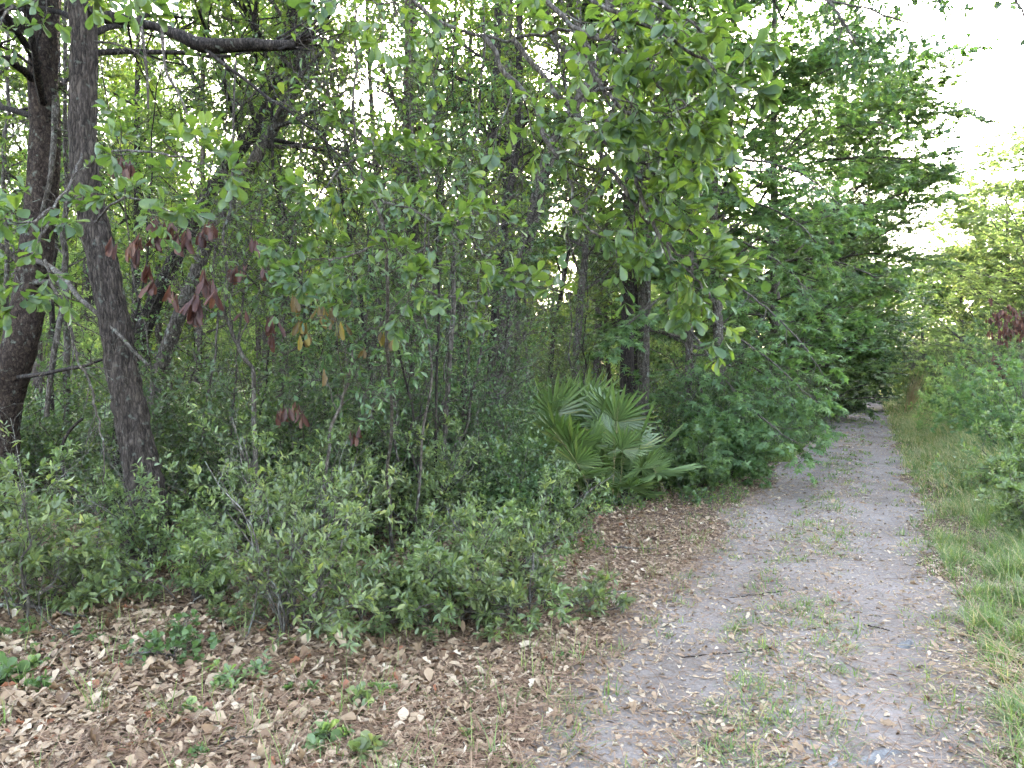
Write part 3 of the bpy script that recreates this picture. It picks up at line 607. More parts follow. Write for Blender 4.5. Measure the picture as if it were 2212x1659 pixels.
lean("pine_tree", "tall straight dark trunk right of the palmettos", [(1352, 960, 13.2), (1354, 800, 13.2), (1356, 650, 13.2), (1358, 500, 13.2), (1360, 300, 13.2), (1362, 80, 13.2)], [(1362, 13.2, 11), (1362, 13.2, 14)], .125, .08, BK_DARK, LM_WOOD, 69, t0=.6, nl=14, Ll=2, leaf=.09, tpl=RH, ns=7, nt=5, nlf=8)
lean("slender_tree", "thin grey trunk on the right of the tall dark trunk", [(1394, 960, 12.4), (1395, 820, 12.4), (1398, 680, 12.4), (1400, 560, 12.4), (1406, 400, 12.4)], [(1410, 12.4, 7), (1412, 12.4, 9)], .06, .035, BK_GREY, LM_WOOD, 70, t0=.35, nl=12, Ll=1.6, leaf=.09, tpl=ST, ns=7, nt=5, nlf=6)
lean("slender_tree", "thin dark trunk slanting across the bright gap above the palmettos", [(1180, 960, 13.8), (1190, 790, 13.8), (1200, 700, 13.8), (1212, 630, 13.8), (1222, 575, 13.8), (1234, 500, 13.8), (1240, 380, 13.8)], [(1250, 13.8, 8.5)], .05, .03, BK_DARK, LM_WOOD, 71, t0=.45, nl=9, Ll=1.6, leaf=.09, tpl=RH, ns=7, nt=5, nlf=8)

# --- thin saplings and stems: (label, points, top, radius, seed, leaf template, leafiness)
SAP = [
 ("pale slender oak sapling rising through the middle left of the view", [(856, 1190, 6.3), (840, 1050, 6.0), (848, 900, 5.6), (846, 700, 5.1), (838, 510, 4.9), (822, 440, 4.9), (806, 380, 4.9), (796, 290, 4.9), (792, 170, 4.9), (790, 30, 4.9)], [(788, 4.9, 5.6)], .014, BK_LICHEN),
 ("grey sapling curving up left of the vine clad trunk", [(940, 1080, 7.2), (960, 900, 7.2), (972, 640, 7.2), (987, 495, 7.2), (1008, 390, 7.2), (1026, 290, 7.2), (1036, 150, 7.2)], [(1045, 7.2, 5.8)], .026, BK_GREY),
 ("thin dark sapling forking high between two grey saplings", [(940, 1100, 6.8), (945, 900, 6.8), (952, 600, 6.8), (957, 430, 6.8), (952, 300, 6.8), (975, 230, 6.8), (1000, 170, 6.8)], [(1010, 6.8, 5.4)], .014, BK_DARK),
 ("crooked sapling carrying brown hanging leaves", [(566, 980, 6.3), (556, 840, 6.3), (528, 770, 6.3), (508, 720, 6.3), (492, 655, 6.3), (500, 580, 6.3), (494, 500, 6.3), (500, 420, 6.3)], [(510, 6.3, 4.2)], .020, BK_GREY),
 ("thin dark stem standing between the leaning trunks", [(655, 985, 7.6), (650, 860, 7.6), (655, 700, 7.6), (640, 560, 7.6), (620, 470, 7.6), (600, 360, 7.6)], [(590, 7.6, 4.6)], .028, BK_DARK),
 ("mossy thin trunk just left of the ridged oak", [(146, 980, 8.8), (148, 820, 8.8), (150, 650, 8.8), (146, 480, 8.8), (150, 300, 8.8)], [(150, 8.8, 6)], .045, BK_GREY),
 ("dark stem standing between the two large left trunks", [(112, 960, 9.2), (110, 820, 9.2), (118, 640, 9.2), (124, 450, 9.2), (128, 250, 9.2)], [(130, 9.2, 7)], .04, BK_DARK),
 ("thin sapling with bare twigs near the hanging brown leaves", [(420, 1050, 6.9), (440, 880, 6.9), (470, 700, 6.9), (455, 560, 6.9), (470, 420, 6.9)], [(480, 6.9, 4.8)], .013, BK_GREY),
 ("short bent stem beneath the wilting yellow leaves", [(695, 1060, 5.9), (700, 960, 5.9), (716, 890, 5.9), (735, 800, 5.9), (745, 740, 5.9), (790, 700, 5.9), (850, 640, 5.9)], [], .015, BK_LICHEN),
 ("grey stem rising left of the palmetto clump", [(1000, 1000, 8.4), (1010, 860, 8.4), (1020, 760, 8.4), (1030, 680, 8.4), (1040, 560, 8.4)], [(1050, 8.4, 4.2)], .022, BK_LICHEN),
 ("curling vine like stem behind the palmettos", [(1150, 820, 10.5), (1140, 770, 10.5), (1130, 740, 10.5), (1138, 690, 10.5), (1128, 620, 10.5), (1132, 520, 10.5), (1120, 430, 10.5)], [(1120, 10.5, 6)], .022, BK_GREY),
 ("slim sapling with open twigs in front of the dark bending trunk", [(900, 1050, 6.4), (910, 940, 6.4), (930, 820, 6.4), (925, 700, 6.4), (905, 600, 6.4), (912, 470, 6.4), (890, 330, 6.4), (870, 200, 6.4)], [(865, 6.4, 5.3)], .012, BK_LICHEN),
 ("dark sapling leaning left near the broad shaggy trunk", [(800, 1000, 7.9), (810, 860, 7.9), (790, 700, 7.9), (765, 560, 7.9), (745, 420, 7.9), (700, 260, 7.9)], [(680, 7.9, 5.6)], .022, BK_DARK),
 ("sapling rising at the far left edge behind the bowed trunk", [(8, 980, 9.5), (6, 800, 9.5), (10, 600, 9.5), (2, 400, 9.5), (6, 200, 9.5)], [(8, 9.5, 7)], .04, BK_GREY),
]
SAPO = []
for k, (lab, q, top, r, bk) in enumerate(SAP):
    pts = [P(*x) for x in q]; pts[0][2] = gz(pts[0][0], pts[0][1]) - .03
    for (px, Y, z) in top: pts.append(up(px, 0, Y, z))
    _w = np.random.default_rng(k + 5); pts = resample(np.array(pts), 26); pts[1:] += np.cumsum(_w.normal(0, .010, (25, 3)), 0) * np.array([1, 1, .2]) + _w.normal(0, .008, (25, 3))
    SAPO.append(woods_tree("sapling", lab, "sapling", np.array(pts), r, r * .45, bk, (LM_OAK, LM_WOOD, LM_DARK)[k % 3], 100 + k, nl=15, Ll=.95, t0=.3, leaf=.07,
               tpl=OV if k % 3 == 0 else LA, ns=7, nt=4, nlf=(0, 2, 3)[k % 3] + 1, M=44, k=7, lift=.1, ang=.85, droop=.25, rough=.05, flare=1.1))
_r = np.random.default_rng(1500)
XS = [("thin twiggy stem crowded among the saplings left of centre", 300, 640, 6), ("thin twiggy stem crowded among the saplings at centre", 680, 1040, 7), ("thin twiggy stem between the trunks behind the palmettos", 1040, 1330, 4)]
for (lab, p0, p1, nn_) in XS:
    for j in range(nn_):
        px = p0 + (p1 - p0) * (j + _r.uniform(.1, .9)) / nn_; Y = _r.uniform(6.6, 10.5) + 4.0 * (px > 1060); x = (px - CX) / F * Y; hh = _r.uniform(3.2, 6.5); m = 20
        pts = np.stack([x + np.cumsum(_r.normal(0, .045, m)) + _r.normal(0, .03) * np.arange(m), Y + np.cumsum(_r.normal(0, .04, m)), gz(x, Y) + hh * np.linspace(0, 1, m)], -1)
        o = woods_tree("twiggy_sapling", lab, "sapling", pts, _r.uniform(.010, .024), .004, (BK_DARK, BK_GREY)[j % 2], LM_DARK, 1510 + int(p0) + j, nl=20, Ll=1.05, t0=.12, leaf=.055, tpl=LA, ns=8, nt=4, nlf=1, M=40, k=6, lift=.05, ang=.95, rough=.05, flare=1.1)
        o["group"] = "thin twiggy stems " + ("left of centre", "at centre", "behind the palmettos")[[a[1] for a in XS].index(p0)]
# centre spray of large leaves belongs to the pale sapling
bough(SAPO[0], [[(812, 430, 4.9), (880, 450, 4.6), (937, 480, 4.3), (1000, 520, 4.1), (1060, 560, 4.0)],
                [(835, 500, 4.9), (790, 540, 4.6), (720, 560, 4.3), (660, 560, 4.1)],
                [(838, 510, 4.9), (880, 580, 4.5), (900, 620, 4.3), (1010, 650, 4.1), (1100, 640, 4.0)],
                [(800, 330, 4.9), (740, 360, 4.5), (690, 420, 4.3), (640, 460, 4.2)],
                [(795, 300, 4.9), (850, 340, 4.7), (940, 370, 4.6)]], 56, 8, .36, 4, .13, 6, .082, rad=.009)
bough(SAPO[4], [[(655, 700, 7.6), (600, 660, 6.6), (540, 600, 6.0), (480, 540, 5.6)]], 57, 8, .45, 4, .15, 5, .082, rad=.010)

# brown dead leaves hanging in bunches on the crooked sapling
def dead_leaves(root, spots, seed, leaf=.145, lm=LM_DEAD, n=5):
    rng = np.random.default_rng(seed); a = Acc(); w = Acc()
    for (px, py, Y, m) in spots:
        c = P(px, py, Y); L = np.array([c + [rng.normal(0, .03), 0, .16], c + [0, 0, .07], c])[None]
        tubes(w, resample(L[0], 5)[None], np.full((1, 5), .002), 3)
        p = c + rng.normal(0, .018, (m, 3)); d = np.stack([rng.normal(0, .17, m), rng.normal(0, .15, m), -np.ones(m)], -1)
        nn = np.stack([rng.normal(0, .8, m), -np.ones(m), rng.normal(0, .2, m)], -1)
        place(a, T_oval(.34, .42, .16), p, d, nn, leaf * rng.uniform(.7, 1.15, m), rng.uniform(0, 1, m), curl=rng.normal(.1, .25, m))
    put(w, "leaf_stalks", BK_DARK, root); put(a, "dead_leaves", lm, root)
dead_leaves(SAPO[3], [(335, 468, 5.6, 6), (352, 480, 5.6, 4), (383, 505, 5.7, 6), (400, 510, 5.7, 4), (285, 528, 5.6, 6), (300, 535, 5.6, 3), (248, 520, 5.6, 3), (420, 632, 5.3, 6), (452, 600, 5.3, 7), (440, 585, 5.3, 3), (505, 575, 6, 4), (525, 575, 6, 4), (565, 575, 6, 3), (455, 480, 6, 5), (318, 565, 6, 4), (330, 598, 6, 4), (385, 625, 5.8, 3), (550, 515, 6, 3), (588, 685, 5.9, 4), (583, 715, 5.9, 3), (525, 665, 6, 2), (262, 335, 6, 6), (280, 350, 6, 5), (240, 345, 6, 4), (370, 615, 6, 3), (345, 500, 5.7, 7), (410, 495, 5.8, 6), (440, 500, 6, 6), (370, 478, 5.8, 5), (430, 655, 5.3, 7), (415, 660, 5.3, 5), (465, 625, 5.3, 5), (300, 505, 5.7, 4)], 71)
dead_leaves(SAPO[8], [(640, 640, 5.7, 5), (655, 690, 5.7, 6), (668, 720, 5.7, 5), (690, 660, 5.7, 5), (715, 665, 5.7, 4), (740, 690, 5.7, 4), (700, 790, 5.6, 1), (830, 715, 5.8, 5), (850, 720, 5.8, 3), (790, 745, 5.8, 2), (680, 625, 5.7, 5)], 72, .13, LM_YELLOW)
dead_leaves(SAPO[4], [(620, 880, 6.4, 5), (640, 870, 6.4, 5), (600, 890, 6.4, 4), (655, 885, 6.4, 4), (765, 930, 6.2, 4), (780, 915, 6.2, 3)], 73, .13)

# lichen covered hanging dead branch at the left and the dark hoop of vine
def dead_branch():
    rng = np.random.default_rng(81)
    q = PT([(95, 560, 5.6), (118, 630, 5.55), (145, 690, 5.5), (160, 745, 5.5), (180, 800, 5.45), (200, 850, 5.4), (212, 910, 5.35), (222, 970, 5.3), (225, 1050, 5.3)])
    root = thing("fallen_branch", "pale lichen covered dead branch hanging down in front of the left trunks", "branch", tuple(q[0]))
    a = Acc(); L = resample(q, 40)[None] + rng.normal(0, .006, (1, 40, 3)); R = np.linspace(.013, .005, 40)[None]; tubes(a, L, R, 7, .5, .1, rng)
    A, RA = grow(rng, L, R, 16, .1, 1, .8, .45, 8, .16, -.03, .2, .2, .5, .35, rmin=.0015); tubes(a, A, RA, 5)
    B, RB = grow(rng, A, RA, 3, .2, 1, .8, .16, 5, .2, 0, .2, .2, .5, .5, rmin=.0012); tubes(a, B, RB, 3)
    put(a, "branch", BK_LICHEN, root)
    q = PT([(178, 905, 6.5), (155, 925, 6.5), (137, 955, 6.5), (134, 990, 6.5), (140, 1025, 6.5), (158, 1055, 6.5), (180, 1072, 6.5)])
    root = thing("vine", "dark hoop of woody vine between the two large left trunks", "vine", tuple(q[-1]))
    a = Acc(); tubes(a, resample(q, 30)[None], np.full((1, 30), .014), 8, .5, .08, rng); put(a, "stem", BK_DARK, root)
dead_branch()
def small_vine_mass():
    """ivy and creeper clinging to the leaning trunk in the middle"""
    rng = np.random.default_rng(82); q = resample(PT([(1085, 800, 9.3), (1100, 675, 9.3), (1120, 590, 9.3), (1140, 520, 9.3), (1160, 440, 9.3), (1185, 350, 9.3), (1230, 250, 9.3)]), 30)[None]
    root = thing("climbing_vine", "dark green vine climbing the stout leaning trunk", "vine", tuple(q[0, 0]))
    a = Acc(); R = np.full((1, 30), .012); tubes(a, q, R, 5, .5)
    A, RA = grow(rng, q, R, 120, 0, 1, 1.3, .42, 5, .3, -.05, 0, 0, .3, .5, rmin=.001); tubes(a, A, RA, 3); put(a, "stem", BK_DARK, root)
    c = Acc(); leaves(rng, c, ST, A, 9, .075, droop=.4, tilt=.8); put(c, "foliage", LM_DARK, root)
small_vine_mass()
def creeper(lab, q, seed, n=70, ll=.3, leaf=.06, tpl=LA):
    rng = np.random.default_rng(seed); L = resample(PT(q), 26)[None] + rng.normal(0, .02, (1, 26, 3)); root = thing("climbing_vine", lab, "vine", tuple(L[0, 0]))
    a = Acc(); R_ = np.full((1, 26), .007); tubes(a, L, R_, 5); A, RA = grow(rng, L, R_, n, 0, 1, 1.3, ll, 5, .3, -.06, 0, .3, .4, .5, rmin=.001); tubes(a, A, RA, 3); put(a, "stem", BK_GREY, root)
    c = Acc(); leaves(rng, c, tpl, A, 7, leaf, droop=.4, tilt=.8); put(c, "foliage", LM_DARK, root)
creeper("leafy vine winding up the thin stem between the leaning trunks", [(655, 900, 7.4), (652, 760, 7.4), (654, 640, 7.4), (640, 540, 7.4), (618, 450, 7.4)], 831, 80, .35)
creeper("small leaved vine climbing the dark bending trunk", [(972, 800, 10.2), (978, 640, 10.2), (1000, 480, 10.2), (1036, 390, 10.2), (1058, 300, 10.2)], 832, 90, .45)
creeper("vine climbing the grey sapling left of the vine clad trunk", [(960, 900, 7.0), (972, 700, 7.0), (984, 520, 7.0), (1006, 400, 7.0)], 833, 60, .3)
creeper("bright leaved vine hanging in front of the broad shaggy trunk", [(1050, 760, 8.6), (1056, 690, 8.6), (1046, 620, 8.6), (1060, 560, 8.6), (1090, 500, 8.6)], 834, 80, .35, .05)
creeper("vine on the mossy leaning trunk behind the ridged oak", [(300, 760, 7.9), (330, 660, 7.9), (370, 580, 7.9), (410, 500, 7.9), (450, 430, 7.9)], 835, 60, .3, .07, OV)

# ================================================================== SWEETGUMS ALONG THE TRACK
def gum(label, px, Y, h, r, seed, nl=34, t0=.06, n3=9, nlf=9, leaf=.105, tpl=ST, lm=LM_GUM, low=.85, name="sweetgum_tree", r0=.09, lean_=(0, 0), keep=None, grav=-.012, over=(-1.3, -.7, .8, 2.5), ns=9):
    rng = np.random.default_rng(seed); x = (px - CX) / F * Y; z0 = gz(x, Y)
    root = thing(name, label, "tree", (x, Y, z0))
    pts = np.array([[x + lean_[0] * s ** 1.3 + .1 * math.sin(3 * s + seed), Y + lean_[1] * s, z0 - .04 + h * s] for s in np.linspace(0, 1, 9)])
    Pn, Rn = trunk_part(root, pts, r0, r0 * .15, BK_GREY, 40, 12, .06, rng)
    w = Acc()
    az0 = None
    L1, R1 = grow(rng, Pn, Rn, nl, t0, .99, 1.1, r, 10, .13, grav, 0, 1 - low * .5, .36, .3, .05)
    L1 = L1[:, :1] + (L1 - L1[:, :1]) * rng.choice([.45, .7, .95, 1.1, 1.25], len(L1))[:, None, None]
    if x < .49 * Y - .5:
        st_ = L1[:, :1]; uS = pathu(st_[:, 0, 0], st_[:, 0, 1]); uT = pathu(L1[:, -1, 0], L1[:, -1, 1]); zt = L1[:, -1, 2] - z0
        lim = np.interp(zt, [.8, 2.2, 4.5, 6], over)
        f = np.where(uT > lim, np.clip((lim - uS) / np.maximum(uT - uS, 1e-3), .25, 1), 1.0); L1 = st_ + (L1 - st_) * f[:, None, None]
    tubes(w, L1, R1, 6)
    L2, R2 = grow(rng, L1, R1, ns, .18, 1, .8, r * .40, 6, .10, -.01, .82, .45, .5, .4); tubes(w, L2, R2, 4)
    L3, R3 = grow(rng, L2, R2, n3, .12, 1, .8, r * .13, 4, .12, 0, .8, .3, .5, .5, rmin=.0014); tubes(w, L3, R3, 3)
    put(w, "limbs", BK_GREY, root)
    c = Acc(); leaves(rng, c, tpl, L3, nlf, leaf, droop=.35, tilt=.36, spread=.8, planar=.7, keep=keep); put(c, "crown", lm, root)
    return root
pk = lambda p: pathu(p[:, 0], p[:, 1]) < 1.2
NEAR = gum("star leaved sweetgum whose low pale edged boughs arch down beside the track", 1480, 12.0, 7.5, 1.5, 201, nl=14, nlf=4, leaf=.11, r0=.07, t0=.3)
bough(NEAR, [[(1480, 560, 12), (1560, 600, 11.2), (1650, 660, 10.6), (1730, 740, 10.2), (1780, 810, 10)],
             [(1480, 640, 12), (1550, 700, 11), (1640, 760, 10.5), (1720, 830, 10.2), (1765, 870, 10)],
             [(1480, 480, 12), (1600, 520, 11.5), (1700, 580, 11), (1760, 650, 10.8)],
             [(1480, 700, 12), (1540, 780, 11), (1600, 860, 10.4), (1680, 930, 10), (1720, 955, 9.8)],
             [(1480, 740, 12), (1520, 860, 11), (1560, 940, 10.4), (1600, 990, 10)],
             [(1480, 420, 12), (1600, 430, 11.5), (1720, 480, 11), (1790, 560, 10.8)],
             [(1480, 350, 12), (1620, 345, 11), (1740, 380, 10.5), (1820, 450, 10.2)],
             [(1480, 620, 12), (1430, 640, 11.4), (1370, 690, 11), (1320, 740, 10.8)],
             [(1480, 760, 12), (1620, 790, 11.4), (1690, 850, 11), (1740, 910, 10.6)]], 57, 14, .75, 6, .26, 6, .115, lm=LM_GUM, rad=.022, tpl=ST, planar=.8, droop=.35, tilt=.36, bark=BK_GREY)
gum("tall layered sweetgum rising above the middle of the wood edge", 1545, 14.5, 11.0, 3.2, 203, nl=34, nlf=5, low=1.3, leaf=.14, r0=.12)
TALL = gum("tall sweetgum with long boughs reaching into the open sky over the track", 1680, 17.5, 12.5, 4.1, 204, nl=44, nlf=9, leaf=.15, r0=.15, low=1.3, over=(-1.2, -.6, 1.4, 3.4))
gum("broad sweetgum farther along the track with a ragged right hand outline", 1785, 23.5, 10.8, 4.6, 205, nl=60, nlf=10, leaf=.17, r0=.15, low=1.25, over=(-1.1, -.5, 1.3, 2.6), lean_=(.6, 0))
gum("sweetgum inside the wood behind the tall dark trunk", 1400, 15.5, 12.0, 3.2, 206, nl=34, nlf=5, leaf=.12, r0=.12, t0=.2)
gum("sweetgum deep behind the palmettos with high layered boughs", 1290, 19.0, 13.0, 3.4, 207, nl=30, nlf=5, leaf=.12, r0=.12, t0=.3)
bough(TALL, [[(1640, 440, 17), (1700, 345, 16), (1790, 285, 15), (1880, 262, 14.5), (1955, 285, 14.2)],
             [(1640, 520, 17), (1720, 470, 16), (1820, 450, 15), (1920, 430, 14.6), (1995, 395, 14.3)],
             [(1640, 300, 17), (1720, 200, 16), (1800, 145, 15), (1890, 140, 14.6)],
             [(1640, 600, 17), (1720, 560, 16), (1820, 570, 15), (1915, 610, 14.5)],
             [(1560, 420, 16), (1600, 300, 15), (1640, 200, 14.5), (1720, 110, 14)],
             [(1640, 250, 17), (1560, 160, 15.5), (1500, 100, 15)],
             [(1640, 380, 17), (1760, 350, 16), (1860, 340, 15), (1970, 345, 14.6), (2010, 360, 14.5)]], 60, 17, 1.25, 7, .42, 8, .135, lm=LM_GUM, rad=.035, tpl=ST, planar=.7, droop=.3, tilt=.4, bark=BK_GREY)
gum("dark small leaved tree arching down over the far end of the track", 1815, 33, 8.6, 4.4, 208, nl=56, nlf=12, leaf=.14, tpl=RH, lm=LM_DARK, name="evergreen_tree", t0=.04, grav=-.05, r0=.14, ns=11, over=(-.9, .4, 2.4, 2.6))
gum("dark evergreen beyond the bend with branches touching the track", 1838, 47, 9.5, 5.0, 209, nl=56, nlf=12, leaf=.19, tpl=RH, lm=LM_DARK, name="evergreen_tree", t0=.04, grav=-.05, r0=.16, ns=11, over=(-.8, 0, 2, 2.5))
gum("small leaved dark tree between the tall sweetgums and the arching evergreen", 1755, 26, 7.5, 3.0, 210, nl=50, nlf=12, leaf=.12, tpl=RH, lm=LM_DARK, name="evergreen_tree", t0=.04, grav=-.03, r0=.12)
bough(TALL, [[P(1690, 40, 17.5), P(1640, -80, 15), P(1700, -40, 12.5), P(1790, 0, 11.5), P(1880, 20, 11), P(1960, 50, 10.6), P(2025, 40, 10.4)],
              [P(1790, 0, 11.5), P(1830, 60, 11.2), P(1860, 110, 11)],
              [P(1700, -40, 12.5), P(1850, -60, 11.5), P(1990, -30, 10.8)]], 58, 12, 1.0, 5, .35, 7, .105, lm=LM_DARK, rad=.03)
bough(TALL, [[P(1690, 40, 17.5), P(1800, -140, 13), P(2000, -90, 11), P(2140, -40, 10), P(2200, 10, 9.6), P(2215, 50, 9.5)]], 59, 10, .8, 4, .3, 5, .10, lm=LM_DARK, rad=.03)
def droop_branch():
    rng = np.random.default_rng(90)
    root = thing("hanging_branch", "dark leafy branch end hanging low over the far track", "branch", tuple(P(1860, 700, 36)))
    w = Acc(); L = resample(PT([(1800, 690, 36), (1850, 690, 36), (1885, 720, 36), (1905, 770, 36), (1912, 815, 36), (1916, 845, 36)]), 14)[None]; R = np.linspace(.05, .012, 14)[None]; tubes(w, L, R, 5)
    A, RA = grow(rng, L, R, 26, 0, .97, .9, 1.0, 6, .15, -.15, .2, .7, .4, .4); tubes(w, A, RA, 3); put(w, "limb", BK_DARK, root)
    c = Acc(); leaves(rng, c, RH, A, 60, .14, t0=.05, droop=.5, tilt=.8); put(c, "foliage", LM_DARK, root)
droop_branch()

# ================================================================== TREES AND BUSHES ACROSS THE TRACK
RT = [("sunlit pale green tree nearest on the right of the track", 2275, 22, 8.6, 3.2, 301, .13, "sunlit_tree", ST),
      ("bright yellow green tree beyond the right hand bushes", 2175, 29, 8.6, 3.6, 302, .16, "sunlit_tree", ST),
      ("hazy tall tree rising at the right edge against the white sky", 2275, 35, 12.6, 4.6, 303, .18, "sunlit_tree", RH),
      ("bright rounded tree where the sky gap meets the track", 2080, 40, 8.6, 3.8, 304, .20, "sunlit_tree", RH),
      ("pale far tree just right of the vanishing track", 1995, 60, 9.6, 4.0, 305, .26, "sunlit_tree", RH),
      ("broad bright tree stepping up between the far tree and the right edge", 2150, 46, 11.4, 4.6, 306, .24, "sunlit_tree", RH),
      ("tall far tree behind the bright rounded tree", 2075, 66, 12.2, 4.8, 308, .32, "sunlit_tree", RH),
      ("low bright tree at the end of the track", 1940, 85, 12.0, 6, 307, .36, "sunlit_tree", RH)]
for (lab, px, Y, h, r, sd_, lf, nm, tp) in RT:
    gum(lab, px, Y, h, r, sd_, nl=44, nlf=8, leaf=lf, tpl=tp, lm=LM_SUN, name=nm, t0=.05, r0=.13 + h * .004, low=1.15, ns=9, n3=7, grav=.012)
for (lab, px, Y, h, r, sd_) in (("dark mass of trees closing the track beyond the arching evergreen", 1880, 95, 12, 6.5, 311), ("dark tree behind the evergreen on the left of the far track", 1790, 60, 12, 6, 312)):
    gum(lab, px, Y, h, r, sd_, nl=50, nlf=10, leaf=.32, tpl=RH, lm=LM_WOOD, name="woodland_tree", t0=.04, r0=.2, ns=9, n3=7)

# ================================================================== SHRUBS
def shrub(label, px, Y, h, r, seed, nst=12, leaf=.06, tpl=LA, lm=LM_SHRUB, n2=6, n3=4, nlf=7, name="shrub", cat="shrub", bark=BK_LICHEN, tiltv=.38, droop=-.1, rad=.007, group=None, x=None):
    rng = np.random.default_rng(seed); x = (px - CX) / F * Y if x is None else x; z0 = gz(x, Y)
    root = thing(name, label, cat, (x, Y, z0), group)
    az = rng.uniform(0, 6.28, nst); rr = r * rng.uniform(.1, 1.15, nst) ** .8
    Pn = np.zeros((nst, 8, 3)); b = np.stack([x + .12 * r * np.cos(az), Y + .12 * r * np.sin(az), np.full(nst, z0 - .02)], -1); hh = h * rng.uniform(.3, 1.12, nst) * (1 - .35 * (rr / r) ** 2)
    for m in range(8):
        s = m / 7; Pn[:, m] = b + np.stack([np.cos(az) * rr * s ** 1.3, np.sin(az) * rr * s ** 1.3, hh * s ** .9], -1) + rng.normal(0, .018 * h, (nst, 3)) * (m > 0)
    h = h; R = np.linspace(1, .35, 8)[None] * rad * rng.uniform(.7, 1.4, (nst, 1)); w = Acc(); tubes(w, Pn, R, 5)
    A, RA = grow(rng, Pn, R, n2, .10, 1, .9, .36 * h, 6, .13, .02, 0, .45, .55, .4, rmin=.0012); tubes(w, A, RA, 4)
    B, RB = grow(rng, A, RA, n3, .25, 1, .7, .13 * h, 4, .12, .02, 0, .3, .6, .5, rmin=.001); tubes(w, B, RB, 3)
    put(w, "stems", bark, root)
    if leaf > .05 and Y < 7 and h > .45:
        w2 = Acc(); nd_ = 4; Q = Pn[:nd_].copy(); Q[:, :, :2] += (Q[:, :, :2] - b[:nd_, None, :2]) * .25; Q[:, :, 2] = z0 + (Q[:, :, 2] - z0) * 1.12; RQ = R[:nd_] * .8
        tubes(w2, Q, RQ, 5); A2, RA2 = grow(rng, Q, RQ, 6, .3, 1, .8, .3 * h, 6, .22, 0, 0, .3, .5, .4, rmin=.0014); tubes(w2, A2, RA2, 4)
        B2, RB2 = grow(rng, A2, RA2, 3, .3, 1, .8, .12 * h, 4, .2, 0, 0, .3, .6, .5, rmin=.0012); tubes(w2, B2, RB2, 3); put(w2, "dead_twigs", BK_PALE, root)
    c = Acc(); leaves(rng, c, tpl, np.concatenate([resample_b(A[:, -3:], 4), B]), nlf, leaf, t0=.3, spread=.95, droop=droop, tilt=tiltv, tip=1.5, planar=.1, clear=1.0)
    put(c, "foliage", lm, root); return root
